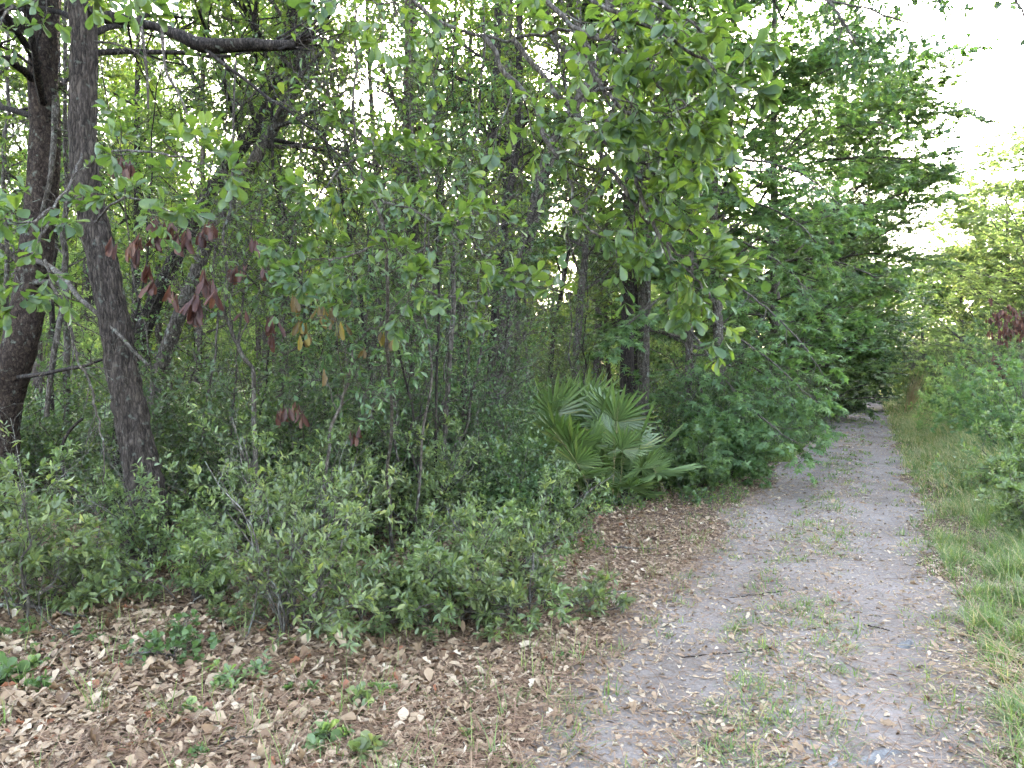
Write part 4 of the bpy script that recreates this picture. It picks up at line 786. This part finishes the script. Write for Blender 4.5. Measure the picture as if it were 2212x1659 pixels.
SH = [  # label, px, Y, h, r, leaf, material, name
 ("glossy bayberry bush filling the bottom left corner of the undergrowth", 60, 5.3, 1.1, .7, .062, LM_SHRUB, "bayberry_bush"),
 ("glossy bush against the foot of the leftmost trunk", -30, 6.0, 1.15, .6, .06, LM_SHRUB, "bayberry_bush"),
 ("low bush in front of the ridged oak's foot", 175, 5.6, .50, .45, .06, LM_SHRUB, "bayberry_bush"),
 ("thin bush to the right of the ridged oak's foot", 410, 5.7, .55, .45, .058, LM_SHRUB, "bayberry_bush"),
 ("dense leafy bush on pale stems at the middle of the front row", 640, 5.1, 1.0, .62, .058, LM_SHRUB, "bayberry_bush"),
 ("rounded blue green bush rising behind the middle of the front row", 620, 6.4, 1.35, .75, .055, LM_SHRUB, "bayberry_bush"),
 ("bush with narrow leaves right of the dense middle bush", 800, 5.3, .66, .6, .062, LM_SHRUB, "bayberry_bush"),
 ("wide low bush with bright leaf tips in the leaf litter", 960, 5.5, .72, .7, .062, LM_SHRUB, "bayberry_bush"),
 ("bright tipped low bush at the right end of the front row", 1135, 5.6, .62, .55, .06, LM_SHRUB, "bayberry_bush"),
 ("pale tipped bush standing just behind the right end of the front row", 1070, 6.4, .85, .6, .058, LM_SHRUB, "bayberry_bush"),
 ("small leaved bush left of the palmetto clump", 1050, 8.0, 1.55, .75, .042, LM_DARK, "small_leaved_bush"),
 ("tall small leaved bush in front of the vine clad trunk", 1010, 8.8, 2.9, .9, .042, LM_DARK, "small_leaved_bush"),
 ("small leaved bush rising in front of the broad shaggy trunk", 880, 8.2, 2.4, .8, .042, LM_DARK, "small_leaved_bush"),
 ("grey twigged bush behind the rounded blue green bush", 740, 7.6, 2.0, .8, .045, LM_DARK, "small_leaved_bush"),
 ("twiggy bush between the ridged oak and the crooked sapling", 470, 7.4, 2.1, .8, .045, LM_DARK, "small_leaved_bush"),
 ("leafy bush behind the ridged oak's lower trunk", 345, 6.9, 1.75, .65, .048, LM_DARK, "small_leaved_bush"),
 ("bush behind the low dark limb at the left", 180, 8.2, 1.9, .8, .048, LM_DARK, "small_leaved_bush"),
 ("loose bush between the front row and the palmettos", 1170, 6.9, .75, .55, .055, LM_SHRUB, "bayberry_bush"),
 ("low bush at the left foot of the palmetto clump", 1105, 8.0, .9, .6, .05, LM_DARK, "small_leaved_bush"),
 ("mid height bush filling the space behind the dense middle bush", 730, 6.7, 1.15, .65, .055, LM_SHRUB, "bayberry_bush"),
 ("mid height bush behind the wide low bush", 905, 6.9, 1.1, .65, .055, LM_SHRUB, "bayberry_bush"),
 ("mid height bush left of the rounded blue green bush", 510, 6.7, 1.15, .6, .055, LM_SHRUB, "bayberry_bush"),
 ("grey green bush just left of the palmetto clump's foot", 1110, 7.3, 1.0, .6, .05, LM_DARK, "small_leaved_bush"),
 ("bush half covering the ridged oak's foot", 350, 6.4, .8, .5, .055, LM_SHRUB, "bayberry_bush"),
 ("leafy bush at the right foot of the arching sweetgum", 1560, 10.6, 1.3, .7, .07, LM_GUM, "broad_leaved_bush"),
 ("leafy bush at the left foot of the arching sweetgum", 1500, 10.0, 1.0, .6, .07, LM_GUM, "broad_leaved_bush"),
 ("tall dark bush inside the arching sweetgum's boughs", 1540, 11.8, 2.6, 1.0, .06, LM_DARK, "small_leaved_bush"),
 ("broad bush closing the far end of the track", 1893, 125, 5.5, 5, .4, LM_DARK, "small_leaved_bush"),
 ("tall loose bush rising between the crooked sapling and the dark thin stem", 590, 7.0, 2.6, .7, .05, LM_DARK, "small_leaved_bush"),
 ("tall loose bush crowding the thin twiggy stems at centre", 820, 9.4, 3.2, .9, .055, LM_DARK, "small_leaved_bush"),
 ("tall loose bush beside the pale crooked trunk", 1130, 11.6, 3.3, .9, .06, LM_DARK, "small_leaved_bush"),
 ("bush beyond the bowed left trunk", 60, 8.4, 1.9, .7, .048, LM_DARK, "small_leaved_bush"),
 ("dark bush at the right foot of the palmetto clump", 1485, 10.4, .8, .5, .05, LM_DARK, "small_leaved_bush"),
 ("dense dark bush under the first sweetgum", 1530, 11.4, 1.6, .9, .05, LM_DARK, "small_leaved_bush"),
 ("broad bush under the low sweetgum sprays", 1600, 13.0, 1.8, 1.0, .06, LM_DARK, "small_leaved_bush"),
 ("leafy bush hugging the left edge of the track", 1668, 15.0, 1.7, .9, .07, LM_DARK, "small_leaved_bush"),
 ("bush farther up the left edge of the track", 1715, 19.5, 2.0, 1.2, .08, LM_DARK, "small_leaved_bush"),
 ("far bush below the arching evergreen", 1765, 27.5, 2.3, 1.5, .11, LM_DARK, "small_leaved_bush"),
 ("bush in the shade at the foot of the far evergreen", 1790, 36.0, 2.6, 2.0, .14, LM_DARK, "small_leaved_bush"),
 ("nearest dense bush at the right edge of the picture", 2262, 8.6, 1.5, .75, .07, LM_SHRUB, "verge_bush"),
 ("leafy bush with stacked pale sprays right of the track", 2245, 11.0, 1.9, .95, .075, LM_GUM, "verge_bush"),
 ("low bush in the long grass at the right edge", 2265, 6.6, .8, .4, .055, LM_SHRUB, "verge_bush"),
 ("taller green bush behind the stacked pale sprays", 2215, 14.5, 2.4, 1.2, .08, LM_GUM, "verge_bush"),
 ("round bush beside the bend of the right verge", 2120, 17.0, 1.7, 1.1, .08, LM_SUN, "verge_bush"),
 ("grey green bush below the brown leaved branch", 2215, 19.0, 3.2, 1.6, .09, LM_DARK, "verge_bush"),
 ("bushy sapling standing in the far right verge", 2065, 23.0, 2.0, 1.3, .10, LM_SUN, "verge_bush"),
 ("dark bush under the sunlit trees", 2125, 27.0, 3.0, 1.9, .12, LM_DARK, "verge_bush"),
 ("pale bush where the right verge narrows", 2020, 31.0, 2.2, 1.5, .13, LM_SUN, "verge_bush"),
 ("far bush crowding the right of the track", 1990, 42.0, 2.8, 1.9, .16, LM_SUN, "verge_bush"),
]
for k, (lab, px, Y, h, r, lf, lm, nm) in enumerate(SH):
    dense = Y < 6.5 and px < 1500
    if dense: Y *= .86; r *= .95
    shrub(lab, px, Y, h, r, 400 + k, nst=((9, 13, 11)[k % 3] if dense else 20), leaf=lf, tpl=(ST if lm is LM_GUM else LA if lf > .05 and lm is not LM_SUN else T_lance(.5)), lm=lm, n2=7, n3=5, nlf=(6 if dense else 8), name=nm, bark=BK_GREY,
          tiltv=.4 if dense else .55)
def rt_dead():
    root = shrub("bush hung with reddish brown dead leaves at the right edge", 2235, 16.0, 3.6, 1.3, 470, nst=10, leaf=.07, lm=LM_DARK, nlf=3, name="withered_bush")
    rng = np.random.default_rng(471); sp = []
    for _ in range(90): sp.append((rng.normal(2190, 28), rng.normal(690, 22) , rng.uniform(15.2, 16.4), 6))
    for _ in range(26): sp.append((rng.normal(2160, 12), rng.normal(790, 12), 15.5, 6))
    dead_leaves(root, sp, 472, .13)
rt_dead()

# low vine cover and thickets that nobody could count ------------------------
def undergrowth():
    rng = np.random.default_rng(500); a = Acc(); w = Acc()
    def patch(n, f, hh, leaf, tpl, per=12):
        x, y, hs = f(n); m = len(x); z = hgt(x, y); Pn = np.zeros((m, 5, 3)); az = rng.uniform(0, 6.28, m); ln = rng.uniform(.1, .6, m)
        for k in range(5): s = k / 4; Pn[:, k] = np.stack([x + np.cos(az) * ln * hs * s ** 1.5, y + np.sin(az) * ln * hs * s ** 1.5, z + hs * s], -1)
        R = np.full((m, 5), .0014) * (1 + y[:, None] / 14); tubes(w, Pn, R, 3)
        leaves(rng, a, tpl, Pn, per, leaf, t0=.15, spread=1.2, droop=0, tilt=.5, planar=0, clear=2.2)
    def wood(lo, hi, h0, h1):
        def f(n):
            y = lo + (hi - lo) * rng.uniform(size=n); x = rng.uniform(-.78, .62, n) * y; u = pathu(x, y)
            k = (u < -1.9 + .9 * (y > 11)) & ~((y < 9.9) & (x > -.5)) & (rng.uniform(size=n) < np.clip(vnoise(x, y, .6, 55) * 2 - .3, .1, 1)); x, y = x[k], y[k]
            return x, y, rng.uniform(h0, h1, len(x)) * (.5 + vnoise(x, y, .35, 77))
        return f
    patch(6500, wood(7.8, 15, .15, .8), 0, .065, LA, 18)
    patch(11000, wood(15, 30, .3, 2.2), 0, .09, RH, 15)
    patch(11000, wood(30, 62, .8, 5.0), 0, .18, RH, 18)
    def bank(n):
        y = 6.2 + 4.2 * rng.uniform(size=n); u = -1.0 - 2.6 * rng.uniform(size=n); x = u / .898 + .49 * y - .5; k = vnoise(x, y, 1.7, 61) > .52; return x[k], y[k], rng.uniform(.05, .26, k.sum())
    patch(900, bank, 0, .045, LA, 9)
    def verge(n):
        y = 7 + 65 * rng.uniform(size=n) ** 1.3; u = 2.3 + np.abs(rng.normal(0, 2.0, n)) + y * .01; x = u / .898 + .49 * y - .5; k = x < .80 * y; x, y, u = x[k], y[k], u[k]
        return x, y, rng.uniform(.2, .8, len(x)) * (1 + y / 30) * np.clip(u - 1.6, .5, 2)
    patch(9000, verge, 0, .075, LA, 12)
    tag(a.build("undergrowth", LM_WOOD), "leafy undergrowth filling the wood floor and the right verge", "undergrowth", None, "stuff")
    tag(w.build("undergrowth_stems", BK_GREY), "thin stems of the leafy undergrowth", "stems", None, "stuff")
undergrowth()

# ================================================================== PALMETTOS
def frond_mesh(seed, pet, rad, nb=30, dead=False, fan=128):
    rng = np.random.default_rng(seed); a = Acc()
    s = np.linspace(0, 1, 8); q = np.stack([.10 * pet * s ** 2, 0 * s, pet * s], -1); tubes(a, q[None], np.linspace(.011, .006, 8)[None], 5, .7)
    hub = q[-1]; ax = nrm(q[-1] - q[-2]); sd = np.array([0, 1.0, 0]); nn = np.cross(ax, sd); nn = -nn  # leaf face looks back to the plant
    ang = np.linspace(-radians(fan), radians(fan), nb) + rng.normal(0, .025, nb)
    for k, t in enumerate(ang):
        L = rad * (1 - .28 * abs(t) / radians(fan)) * rng.uniform(.88, 1.08); d = math.cos(t) * ax + math.sin(t) * sd; sv = -math.sin(t) * ax + math.cos(t) * sd
        fold = .18 * math.sin(t * 6 + seed); dr = rng.uniform(.05, .22) * (2.4 if dead else 1)
        wv = [.003, .016, .022, .018, .009, .001]; ts = [0.02, .25, .5, .72, .9, 1.0]; V = []
        for (w_, tt) in zip(wv, ts):
            c = hub + d * L * tt + nn * (fold * .08 * tt) - nn * 0 + np.array([0, 0, -1.0]) * dr * L * tt ** 2.5 + nn * .09 * L * (1 - math.cos(t * .8)) * tt
            for (o_, zf) in ((-1, .5), (0, -.35), (1, .5)): V.append(c + sv * w_ * o_ * rad / .55 + nn * w_ * zf)
        V = np.array(V); Fc = []
        for j in range(5):
            for e in range(2): b = j * 3 + e; Fc.append((b, b + 1, b + 4, b + 3))
        a.add(V, np.array(Fc), float(np.clip(rng.normal(.4, .2), 0, 1)))
    return a
FR = []
for k, (pet, rad) in enumerate(((.62, .60), (.80, .62), (.45, .60), (.32, .56), (1.0, .66))):
    FR.append(frond_mesh(600 + k, pet, rad))
DF = frond_mesh(620, .5, .52, 16, True, 100)
_fm = {}
def frond_obj(k, root, tilt, az, sc, dead=False):
    key = ("d" if dead else k)
    if key not in _fm:
        o = (DF if dead else FR[k]).build("frond", LM_PALMDEAD if dead else LM_PALM, None, False); _fm[key] = o.data; bpy.data.objects.remove(o)
    o = bpy.data.objects.new("dead_frond" if dead else "frond", _fm[key]); COL.objects.link(o); o.parent = root
    o.rotation_euler = (0, tilt, az); o.scale = (sc, sc, sc)
    if dead: o["label"] = "withered grey brown frond"
    return o
def palmetto(label, px, Y, sc, seed, n=13, dead=1, az=None, group=None, x=None):
    rng = np.random.default_rng(seed); x = (px - CX) / F * Y if x is None else x
    root = thing("palmetto", label, "palmetto", (x, Y, gz(x, Y)), group)
    a = Acc(); tubes(a, np.array([[0, 0, -.03], [.02, 0, .06], [.03, .01, .14], [.03, .01, .20]])[None] * sc, np.array([[.07, .075, .06, .03]]) * sc, 9, .5, .1, rng); a.build("stump", BK_DARK, root)
    for i in range(n):
        t = (i + .5) / n; tl = radians(8 + 72 * t ** 1.0) + rng.normal(0, .08)
        o = frond_obj((4, 1, 0, 2, 3)[min(4, int(t * 5))] if rng.uniform() < .7 else int(rng.integers(0, 5)), root, tl, i * 2.4 + rng.normal(0, .3), sc * rng.uniform(.88, 1.12))
    for i in range(dead): frond_obj(0, root, radians(98 + 10 * rng.uniform()), (az if az is not None else -1.4) + i * .8, sc * .95, True)
    return root
PL = [("low spreading palmetto at the left foot of the clump", 1160, 8.9, .74, 714, 15, 1),
      ("low palmetto at the right foot of the clump sweeping over the litter", 1345, 9.0, .74, 715, 16, 2),
      ("small palmetto at the very front of the clump above the dry fronds", 1250, 8.75, .70, 716, 14, 3),
      ("large green palmetto at the front of the clump with a withered frond at its foot", 1245, 9.3, .98, 701, 22, 3),
      ("palmetto with wide fans on the left side of the clump", 1165, 9.8, .98, 702, 18, 0),
      ("palmetto with tall upright fans at the back of the clump", 1240, 10.4, 1.12, 703, 18, 0),
      ("palmetto on the right side of the clump with yellowing tips", 1335, 9.6, .95, 704, 18, 1),
      ("palmetto half hidden behind the small leaved bush left of the clump", 1080, 11.0, 1.0, 705, 11, 0),
      ("dark fanned palmetto low in the middle of the wood", 800, 9.2, .95, 706, 11, 1),
      ("palmetto behind the dark stem and the wilting leaves", 700, 11.0, 1.05, 707, 11, 0),
      ("palmetto at the foot of the broad shaggy trunk", 900, 12.4, 1.1, 708, 11, 0),
      ("palmetto between the middle trunks", 985, 12.0, 1.1, 709, 11, 0),
      ("palmetto seen between the two large left trunks", 120, 11.5, 1.0, 710, 10, 0),
      ("palmetto behind the leaning grey trunk", 520, 12.5, 1.1, 711, 10, 0),
      ("palmetto behind the leaning mossy trunk", 350, 12.0, 1.0, 712, 10, 0),
      ("distant palmetto left of the dark thin stem", 610, 13.5, 1.1, 713, 10, 0)]
for q in PL: palmetto(q[0], q[1], q[2], q[3], q[4], q[5], q[6], group=None)

# ================================================================== WOOD BEHIND
def proto(seed, h, r, tc0, lm, bark, leaf, nl=24, ns=7, n3=6, nlf=11, r0=.13, bend=.5, name="woodland_tree"):
    rng = np.random.default_rng(seed); root = thing(name, "x", "tree", (0, 0, 0))
    s = np.linspace(0, 1, 9); b = rng.normal(0, bend, 2); pts = np.stack([b[0] * s ** 2 + .15 * np.sin(5 * s + seed), b[1] * s ** 2 + .12 * np.sin(4 * s), h * s - .1], -1)
    Pn, Rn = trunk_part(root, pts, r0, r0 * .25, bark, 24, 9, .06, rng)
    L1, R1 = grow(rng, Pn, Rn, nl, tc0, .99, .95, r, 8, .15, 0, 0, .5, .4, .3, .1); w = Acc(); tubes(w, L1, R1, 5)
    L2, R2 = grow(rng, L1, R1, ns, .2, 1, .8, r * .42, 5, .16, 0, .3, .4, .5, .4); tubes(w, L2, R2, 3)
    L3, R3 = grow(rng, L2, R2, n3, .15, 1, .8, r * .18, 3, .15, 0, .3, .3, .5, .5, rmin=.003); put(w, "limbs", bark, root)
    c = Acc(); leaves(rng, c, RH, L3, nlf, leaf, t0=.0, droop=.15, tilt=.6, clear=0); put(c, "crown", lm, root); return root
PR = [proto(801, 12, 2.6, .34, LM_WOOD, BK_FAR, .12, name="woodland_tree"),
      proto(802, 14, 2.2, .42, LM_WOOD, BK_GREY, .12, r0=.10, name="woodland_tree"),
      proto(803, 10, 2.4, .22, LM_WOOD, BK_FAR, .11, r0=.08, bend=1.2, name="woodland_tree"),
      proto(804, 15, 3.0, .38, LM_WOOD, BK_DARK, .14, r0=.17, bend=.3, name="woodland_tree"),
      proto(805, 6, 1.7, .14, LM_SUN, BK_GREY, .10, r0=.04, bend=.8, name="understory_tree")]
DESC = ["brown barked tree standing among others deep in the wood", "slim grey trunked tree among others deep in the wood", "crooked thin tree among others deep in the wood", "thick dark trunked tree among others deep in the wood", "small pale leaved tree under the taller trees of the wood"]
def back_wood():
    rng = np.random.default_rng(900); used = [0] * 5; done = []
    def put_tree(k, x, y, sc):
        loc = (x, y, gz(x, y)); rz = rng.uniform(0, 6.28)
        if used[k] == 0:
            r = PR[k]; r.location = loc; r.rotation_euler = (0, 0, rz); r.scale = (sc, sc, sc * rng.uniform(.9, 1.15)); r["label"] = DESC[k]; r["group"] = "trees alike in the wood behind"
        else: copy_thing(PR[k], loc, rz, (sc, sc, sc * rng.uniform(.9, 1.15)), DESC[k], "tree", "trees alike in the wood behind")
        used[k] += 1; done.append((x, y))
    tries = 0
    while len(done) < 116 and tries < 9000:
        tries += 1; y = 14.5 + 34 * rng.uniform() ** 1.0; x = rng.uniform(-.92, .60) * y; u = float(pathu(x, y))
        if u > -3.2: continue
        q = x / y * F + CX
        if u > -7 and y < 42 and q > 1450: continue
        if 1120 < q < 1250 or (735 < q < 850 and y > 20) or 10 < q < 60: continue
        if min([1e9] + [(x - a) ** 2 + (y - b) ** 2 for a, b in done]) < (1.5 + y * .045) ** 2: continue
        k = int(rng.choice(5, p=(.22, .24, .2, .16, .18))); put_tree(k, x, y, rng.uniform(.8, 1.15))
back_wood()
def far_wood():
    """the wood beyond: one mass of trunks and leaves, 50 m and more away"""
    rng = np.random.default_rng(910); n = 360
    y = 48 + 75 * rng.uniform(size=n) ** 1.1; x = rng.uniform(-.85, .62, n) * y; k = pathu(x, y) < -9
    x, y = x[k], y[k]; n = len(x); h = rng.uniform(11, 18, n)
    s = np.linspace(0, 1, 6); Pn = np.stack([x[:, None] + rng.normal(0, .3, (n, 6)), y[:, None] + rng.normal(0, .3, (n, 6)), h[:, None] * s[None]], -1)
    R = np.linspace(1, .3, 6)[None] * rng.uniform(.10, .22, (n, 1)); w = Acc(); tubes(w, Pn, R, 6)
    A, RA = grow(rng, Pn, R, 22, .03, 1, 1.1, 3.6, 6, .15, 0, 0, .4, .4, .3); tubes(w, A, RA, 3)
    B, RB = grow(rng, A, RA, 7, .15, 1, .8, 1.4, 4, .15, 0, 0, .4, .5, .4)
    c = Acc(); leaves(rng, c, RH, B, 14, .38, t0=0, tilt=.7, clear=.1)
    tag(c.build("far_woods", LM_WOOD), "distant green wood seen through the trunks", "woods", None, "stuff")
    tag(w.build("far_woods_trunks", BK_FAR), "distant bare trunks seen through the near trees", "woods", None, "stuff")
far_wood()

# ================================================================== SMALL THINGS ON THE GROUND
def seedling(label, px, py, h, n, seed, leaf=.05, tpl=LA, lm=LM_SHRUB, name="seedling", r=.1, cat="seedling"):
    Y = 2477.0 / (py - 810); x = (px - CX) / F * Y
    return shrub(label, px, Y, h, r, seed, nst=n, leaf=leaf, tpl=tpl, lm=lm, n2=3, n3=1, nlf=4, name=name, cat=cat, bark=BK_GREY, rad=.0025, droop=.1)
SE = [("clump of vines and small leaves standing alone in the brown leaf litter", 365, 1440, .26, 16, 1001, .04, T_oval(.8), LM_MOSS, "creeper_clump", .20, "creeper"),
      ("bright young lobed oak seedling beside the vine clump", 505, 1500, .17, 7, 1002, .045, OV, LM_SHRUB, "oak_seedling", .13, "seedling"),
      ("pale green seedling below the dense middle bush", 560, 1478, .15, 6, 1003, .04, LA, LM_SHRUB, "oak_seedling", .1, "seedling"),
      ("dark heart leaved sprout at the left edge above the corner", 15, 1490, .12, 6, 1004, .055, T_oval(.8), LM_MOSS, "leafy_sprout", .08, "sprout"),
      ("two leaved bright sprout near the left edge", 70, 1425, .05, 3, 1005, .055, T_oval(.7), LM_SHRUB, "leafy_sprout", .04, "sprout"),
      ("heart leaved sprout low in the middle of the leaf litter", 705, 1630, .10, 4, 1006, .055, T_oval(.8), LM_SHRUB, "leafy_sprout", .07, "sprout"),
      ("larger heart leaved sprout at the bottom edge", 790, 1640, .08, 4, 1007, .06, T_oval(.8), LM_SHRUB, "leafy_sprout", .08, "sprout"),
      ("upright lobed oak seedling in open leaf litter", 772, 1530, .17, 4, 1008, .05, OV, LM_SHRUB, "oak_seedling", .06, "seedling"),
      ("pale oak seedling at the right foot of the dense middle bush", 480, 1360, .22, 6, 1009, .05, OV, LM_SHRUB, "oak_seedling", .13, "seedling"),
      ("small sprout in leaf litter right of the oak seedlings", 655, 1500, .08, 4, 1010, .04, T_oval(.7), LM_MOSS, "leafy_sprout", .08, "sprout"),
      ("low blue green vetch like creeper left of the vine clump", 180, 1405, .10, 12, 1011, .03, T_oval(.6), LM_MOSS, "creeper_clump", .18, "creeper"),
      ("small creeper patch at the left edge under the bush", 40, 1385, .10, 9, 1012, .035, T_oval(.7), LM_MOSS, "creeper_clump", .16, "creeper"),
      ("tiny sprout left of the track's leaf strewn edge", 815, 1362, .07, 3, 1013, .04, OV, LM_SHRUB, "leafy_sprout", .05, "sprout"),
      ("small broad leaved sprout at the palmetto's foot", 1340, 1105, .22, 9, 1014, .045, T_oval(.6), LM_DARK, "leafy_sprout", .2, "sprout"),
      ("light green sprout beside the right verge", 1500, 1090, .22, 9, 1015, .045, T_oval(.6), LM_DARK, "leafy_sprout", .2, "sprout"),
      ("leafy weed under the right end of the front row", 1240, 1105, .28, 9, 1016, .05, LA, LM_DARK, "leafy_sprout", .2, "sprout")]
for (lab, px, py, h, n, sd_, lf, tp, lm, nm, r, ct) in SE: seedling(lab, px, py, h, n, sd_, lf, tp, lm, nm, r, ct)

_p = [o for o in COL.objects if o.name.startswith("leafy_sprout") and o.parent is None][:5]
_r = np.random.default_rng(1600); c_ = 0
while c_ < 16:
    px, py = _r.uniform(20, 1250), _r.uniform(1400, 1650)
    if px < 260 and py > 1560: continue
    Y = 2477.0 / (py - 810); x = (px - CX) / F * Y
    if float(pathu(x, Y)) > -1.0: continue
    copy_thing(_p[c_ % 5], (x, Y, gz(x, Y)), _r.uniform(0, 6.28), _r.uniform(.35, .7), "tiny green sprout pushing up through the open leaf litter", "sprout", "tiny sprouts in the leaf litter"); c_ += 1
def stick(label, q, r0, r1, seed, name="fallen_stick", bark=BK_LICHEN, kids=3, cat="stick"):
    rng = np.random.default_rng(seed); pts = []
    for (px, py, up_) in q:
        Y = 2477.0 / (py - 810); x = (px - CX) / F * Y; pts.append([x, Y, gz(x, Y) + .03 + r0 + up_])
    pts = np.array(pts); root = thing(name, label, cat, tuple(pts[0])); L = resample(pts, 18)[None] + rng.normal(0, .003, (1, 18, 3)); R = np.linspace(r0, r1, 18)[None]
    a = Acc(); tubes(a, L, R, 8, .5, .12, rng)
    if kids:
        A, RA = grow(rng, L, R, kids, .2, .9, .8, .16, 5, .2, 0, 0, .2, .4, .4); tubes(a, A, RA, 4)
    put(a, "branch", bark, root)
stick("grey fallen branch lying on the litter at the left edge", [(-20, 1338, .02), (40, 1342, .02), (90, 1345, .01), (150, 1356, 0), (185, 1360, 0)], .013, .008, 1101, kids=4)
stick("short pale lichened stick in the litter left of the vine clump", [(270, 1445, 0), (300, 1443, .01), (340, 1441, .01), (380, 1444, 0)], .007, .005, 1102, kids=3)
stick("thin pale twig sloping through the left leaf litter", [(65, 1338, .05), (105, 1380, .02), (148, 1405, .01), (155, 1460, 0)], .004, .003, 1103, kids=3)
stick("long thin dark stick lying on the left side of the track", [(1470, 1412, -.02), (1540, 1408, -.02), (1620, 1409, -.02), (1680, 1404, -.02)], .0038, .0025, 1104, bark=BK_DARK, kids=2)
stick("dark stick on the track farther up its left rut", [(1570, 1284, -.02), (1630, 1280, -.02), (1700, 1276, -.02)], .004, .002, 1105, bark=BK_DARK, kids=1)
stick("short black stick in the right rut", [(1868, 1344, -.02), (1900, 1349, -.02), (1920, 1354, -.02)], .005, .003, 1106, bark=BK_DARK, kids=0)
stick("small grey twig at the bottom of the leaf litter", [(460, 1655, 0), (500, 1630, .01), (545, 1622, .01)], .004, .002, 1107, kids=4)
stick("pale stick lying behind the right end of the front row", [(1310, 1184, 0), (1360, 1186, 0), (1420, 1190, 0)], .009, .006, 1108, kids=2)
stick("long pale dead twig sticking out of the dense middle bush", [(530, 1400, 0), (548, 1380, .10), (560, 1370, .28), (575, 1360, .45)], .005, .003, 1109, kids=3)

def lump(name, label, cat, pts2, rads, seed, up_=0.0):
    rng = np.random.default_rng(seed); pts = []
    for (px, py) in pts2:
        Y = 2477.0 / (py - 810); x = (px - CX) / F * Y; pts.append([x, Y, gz(x, Y) + up_])
    L = resample(np.array(pts), 22)[None]; s = np.linspace(0, 1, 22); R = np.interp(s, np.linspace(0, 1, len(rads)), rads)[None]
    a = Acc(); tubes(a, L, R, 16, .5, .22, rng); o = a.build(name, M_STONE); tag(o, label, cat); return o
lump("tree_root", "pale weathered root surfacing in the track at the bottom edge", "root", [(1822, 1652), (1850, 1640), (1885, 1628), (1920, 1618), (1960, 1612), (1985, 1608)], [.006, .030, .042, .034, .028, .004], 1201, -.014)
lump("root_knot", "small grey root knot in the right rut", "root", [(1938, 1393), (1950, 1390), (1966, 1388), (1980, 1392)], [.004, .034, .036, .004], 1202, .004)
lump("wood_chip", "pale stub of wood at the bottom edge beside the root", "wood", [(1790, 1655), (1800, 1645), (1806, 1632)], [.004, .018, .006], 1203, .012)

def straw(label, px, py, hs, n, seed, az, ln, L, name="dry_grass_clump", w=.004):
    rng = np.random.default_rng(seed); Y = 2477.0 / (py - 810); x = (px - CX) / F * Y; root = thing(name, label, "dry grass", (x, Y, gz(x, Y)))
    b = np.zeros((n, 12, 3)); a0 = az + rng.normal(0, .28, n); e = np.clip(rng.normal(ln, .2, n), .05, 2); Ls = L * rng.uniform(.65, 1.15, n); cur = np.stack([x + rng.normal(0, .04, n), Y + rng.normal(0, .04, n), np.full(n, gz(x, Y))], -1); b[:, 0] = cur
    for m in range(1, 12):
        tl = e * (.5 + 1.1 * m / 11) * hs; d = np.stack([np.sin(tl) * np.cos(a0), np.sin(tl) * np.sin(a0), np.cos(tl)], -1); b[:, m] = b[:, m - 1] + d * (Ls / 11)[:, None]
    a = Acc(); tubes(a, b, np.linspace(w, w * .35, 12)[None] * rng.uniform(.5, 1, (n, 1)), 4, rng.uniform(0, 1, n)); put(a, "blades", LM_STRAW, root)
straw("arching straw coloured grass bending in from the right edge", 2260, 1500, 1.0, 9, 1301, 3.05, 1.15, .85, w=.0026)
straw("dry grass arching over the root knot from the right edge", 2290, 1600, 1.0, 8, 1302, 2.7, 1.0, .95, w=.0026)
straw("tall dry grass stalks in front of the palmetto clump", 1325, 1095, .55, 7, 1303, 1.0, .3, 1.25, w=.0022)
straw("dry stalks leaning left below the palmetto's left side", 1290, 1112, .7, 5, 1304, 3.0, .8, 1.15, w=.0020)
straw("pair of thin dry stalks at the right foot of the palmetto clump", 1440, 1090, .8, 5, 1305, 2.6, .5, 1.1, w=.0020)
straw("fluffy tan dry weed standing at the far bend of the right verge", 1960, 905, .5, 60, 1306, 0, .5, 1.6, w=.012)

# ================================================================== THE AIR
def haze():
    me = bpy.data.meshes.new("haze"); x, z0, z1 = 266, -1.5, 21.0
    v = [(a, b, c) for c in (z0, z1) for b in (-266, 274) for a in (-x, x)]
    me.from_pydata(v, [], [(0, 1, 3, 2), (4, 6, 7, 5), (0, 4, 5, 1), (2, 3, 7, 6), (0, 2, 6, 4), (1, 5, 7, 3)])
    m = bpy.data.materials.new("haze"); m.use_nodes = True; nt = m.node_tree; nt.nodes.remove(nt.nodes["Principled BSDF"])
    vp = nt.nodes.new("ShaderNodeVolumePrincipled"); vp.inputs["Color"].default_value = (.9, .93, 1, 1); vp.inputs["Density"].default_value = HAZE; vp.inputs["Anisotropy"].default_value = .35
    nt.links.new(vp.outputs[0], nt.nodes["Material Output"].inputs["Volume"]); me.materials.append(m)
    o = bpy.data.objects.new("haze", me); COL.objects.link(o); tag(o, "pale humid air over the far track", "haze", None, "stuff")
HAZE = .0012
haze()
